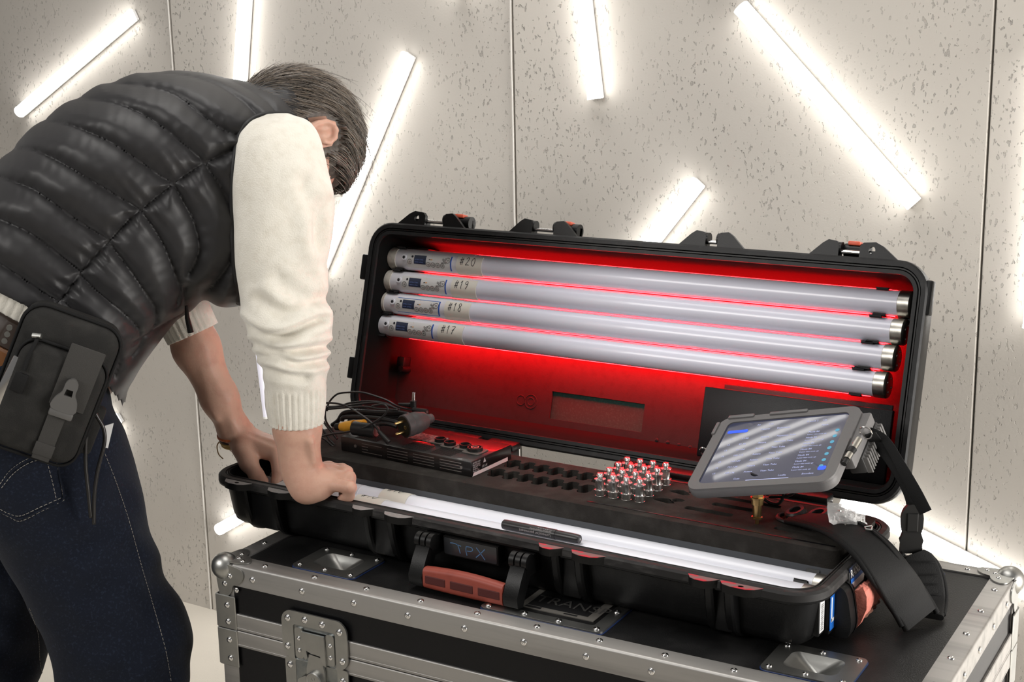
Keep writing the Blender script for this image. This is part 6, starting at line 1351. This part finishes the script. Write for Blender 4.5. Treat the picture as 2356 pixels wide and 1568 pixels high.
# shoes
for A0 in (AR, AL):
    m = MB(); a = A0 - np.array((0, 0, 0.085)) - PR * 0.07; R = []
    for s_, w_, hh in ((0, 0.02, 0.04), (0.02, 0.036, 0.075), (0.07, 0.040, 0.10), (0.13, 0.042, 0.085), (0.19, 0.048, 0.062), (0.25, 0.046, 0.05), (0.28, 0.02, 0.03)):
        R.append([a + PR * s_ + PLt * q[0] + PZ * q[1] for q in rrect(-w_, w_, 0.0, hh, min(w_, hh) * 0.45, 4)])
    m.rings(R); m.build('shoe', M_RUB, person, 180, fixn=True)
# bracelets on the left wrist
axw = nrm(WL - at(505, 915, 0.080)); e = nrm(np.cross(axw, PLt)); g = np.cross(axw, e)
for k, (s_, r_, col) in enumerate(((-0.004, 0.0028, (0.62, 0.16, 0.05)), (0.002, 0.0022, (0.05, 0.03, 0.025)), (0.007, 0.0026, (0.66, 0.43, 0.14)), (0.012, 0.0024, (0.70, 0.48, 0.18)))):
    m = MB(); til = 0.006
    m.tube([WL + axw * (s_ + 0.004 + til * math.sin(t + 0.6)) + (0.0305 if k != 1 else 0.030) * (math.cos(t) * e + math.sin(t) * g) for t in np.linspace(0, 2 * math.pi, 40, endpoint=False)], r_, 8, True); m.build('bracelet', mat('bracelet_cord', col, 0.5, bump=(300, 0.8, 0.002, (1, 1, 1))), person, 180)
m = MB(); b0 = onY((508, 1012), 0.09); m.tube(smooth_path([b0, b0 + np.array((-0.006, -.004, -0.010)), b0 + np.array((-0.002, -.006, -0.024)), b0 + np.array((0.012, -.01, -0.030))], 6), 0.0011, 6); m.build('bracelet_tie', mat('bracelet_cord', (0.45, 0.30, 0.14), 0.5), person, 180)

# ------------------------------------------------------------------ hip pouch and things on the belt
ex = nrm(PR * 0.91 - PZ * 0.42); ey = nrm(PR * 0.40 + PZ * 0.92); ey = nrm(ey - ex * (ex @ ey)); ez = np.cross(ex, ey)
PC = at(122, 880, -0.200); MPo = frame(PC, ex, ey, ez)
po = thing('hip_pouch', 'dark nylon belt pouch with buckled strap on the man\'s hip', 'pouch', PC - np.array((0, 0, 0.13)))
M_NYL = mat('black_cordura', (0.020, 0.0195, 0.0185), 0.85, spec=0.2, bump=(700, 0.5, 0.0018), var=(40, (0.030, 0.029, 0.027), 0.45, 0.75)); M_NYL2 = mat('grey_webbing', (0.050, 0.048, 0.045), 0.85, spec=0.2, bump=(900, 0.5, 0.0015))
def pouch_body(w, h_, d0, d1, name, mt, cx=0, cy=0, r=0.03):
    R = []
    for z_, k in ((d0, 0.98), (d0 + 0.006, 1.0), (d1 - 0.016, 1.0), (d1 - 0.006, 0.95), (d1, 0.86)):
        R.append([xf(MPo, (cx + p[0] * k, cy + p[1] * k, z_)) for p in rrect(-w / 2, w / 2, -h_ / 2, h_ / 2, r, 6)])
    m = MB(); m.rings(R); return m.build(name, mt, po, 60, fixn=True)
pouch_body(0.148, 0.222, -0.040, 0.018, 'main_pocket', M_NYL); pouch_body(0.132, 0.170, 0.016, 0.044, 'front_pocket', M_NYL, 0.004, -0.024, 0.026)
m = MB(); m.tube([xf(MPo, (p[0], p[1], 0.006)) for p in rrect(-0.0745, 0.0745, -0.1115, 0.1115, 0.031, 6)], 0.0028, 6, True); m.tube([xf(MPo, (0.004 + p[0], -0.024 + p[1], 0.030)) for p in rrect(-0.0665, 0.0665, -0.088, 0.088, 0.027, 6)], 0.0026, 6, True); m.build('piping', M_WEB, po, 180)
m = MB(); m.rbox((0.030, 0.030, 0.046), (0.052, 0.098, 0.004), 0.0015, MPo); m.build('flap_strap', M_NYL2, po)
m = MB(); m.rbox((0.022, -0.062, 0.0455), (0.026, 0.090, 0.003), 0.001, MPo); m.rbox((0.022, -0.090, 0.047), (0.029, 0.020, 0.003), 0.001, MPo); m.build('lower_strap', M_NYL2, po)
M_BUCK = mat('grey_buckle', (0.10, 0.097, 0.093), 0.4)
bk = [np.array(q) for q in ((-0.017, -0.018), (-0.017, -0.002), (-0.010, 0.010), (-0.009, 0.026), (0.0, 0.034), (0.009, 0.026), (0.010, 0.010), (0.017, -0.002), (0.017, -0.018))]
m = MB(); v, f = plate2d([smooth_path(bk, 3, True), [(-0.006, 0.006), (0.006, 0.006), (0.005, 0.016), (-0.005, 0.016)]], 0.047, 0.056); m.add([(a + 0.026, b - 0.004, c) for a, b, c in v], f, MPo); m.rbox((0.026, -0.028, 0.051), (0.036, 0.012, 0.010), 0.003, MPo); m.build('side_release_buckle', M_BUCK, po, fixn=True)
m = MB(); m.cyl(xf(MPo, (-0.052, 0.066, 0.030)), xf(MPo, (-0.040, 0.070, 0.034)), 0.004, n=10); m.build('zip_slider', M_STEEL, po)
m = MB(); m.tube([xf(MPo, q) for q in ((-0.044, 0.064, 0.036), (-0.046, 0.040, 0.044), (-0.046, 0.015, 0.046))], 0.0030, 8); m.rbox((-0.046, -0.004, 0.047), (0.020, 0.030, 0.006), 0.002, MPo); m.build('zip_pull', M_WEB, po)
ml = thing('multitool', 'steel folding tool clipped to the pouch\'s left side', 'tool', at(15, 930, -0.21))
MM = frame(at(30, 884, -0.222), nrm(PR * 0.86 - PZ * 0.5), nrm(PR * 0.5 + PZ * 0.86), -PLt)
m = MB(); m.rbox((-0.008, 0.004, 0.006), (0.020, 0.082, 0.014), 0.002, MM); m.build('handle_slab', M_CHROME, ml)
m = MB(); m.rbox((0.010, -0.006, 0.0), (0.012, 0.075, 0.016), 0.002, MM); m.cyl(xf(MM, (0.010, -0.030, 0.004)), xf(MM, (0.010, -0.030, 0.013)), 0.007, n=14); m.cyl(xf(MM, (0.010, -0.006, 0.004)), xf(MM, (0.010, -0.006, 0.012)), 0.005, n=14); m.build('handle_slab', M_STEEL, ml)
for (px_, lab) in (((12, 763), 'upper'), ((8, 776), 'lower')):
    pass
m = MB()
c_ = at(14, 768, -0.152); 
for k, (dx, dy) in enumerate(((0.006, 0.010), (0.002, 0.0), (-0.003, -0.010))): m.cyl(c_ + PR * dx + PZ * dy, c_ + PR * dx + PZ * dy - PLt * 0.004, 0.0045, n=14)
m.build('belt_eyelets', M_STEEL, person)
# dark cords hanging from the belt
cd = thing('hanging_cord', 'pair of thin black cords dangling from the belt over the jeans', 'cord', at(215, 1200, -0.20))
for P in ([(215, 935), (222, 955), (238, 985), (240, 1020), (225, 1080), (217, 1140), (216, 1205)], [(205, 960), (198, 1010), (197, 1070), (203, 1130), (209, 1190)]):
    m = MB(); m.tube(smooth_path([at(x_, y_, -0.205) for x_, y_ in P], 8), 0.0030, 8); m.build('cord', M_CABLE, cd, 180)
m = MB(); m.rbox((0, 0, 0), (0.030, 0.080, 0.020), 0.006, frame(at(205, 985, -0.165), ex, ey, ez)); m.build('cord_holder', M_NYL, cd)
m = MB(); m.add(*plate2d([[(0, 0), (0.016, 0.004), (0.004, -0.036), (-0.002, -0.034)]], -0.001, 0.001), frame(at(238, 980, -0.170), PR, PZ, -PLt)); tag(m.build('paper_tag', M_WHITE), 'small white tag tucked beside the pouch at the man\'s hip', 'tag')
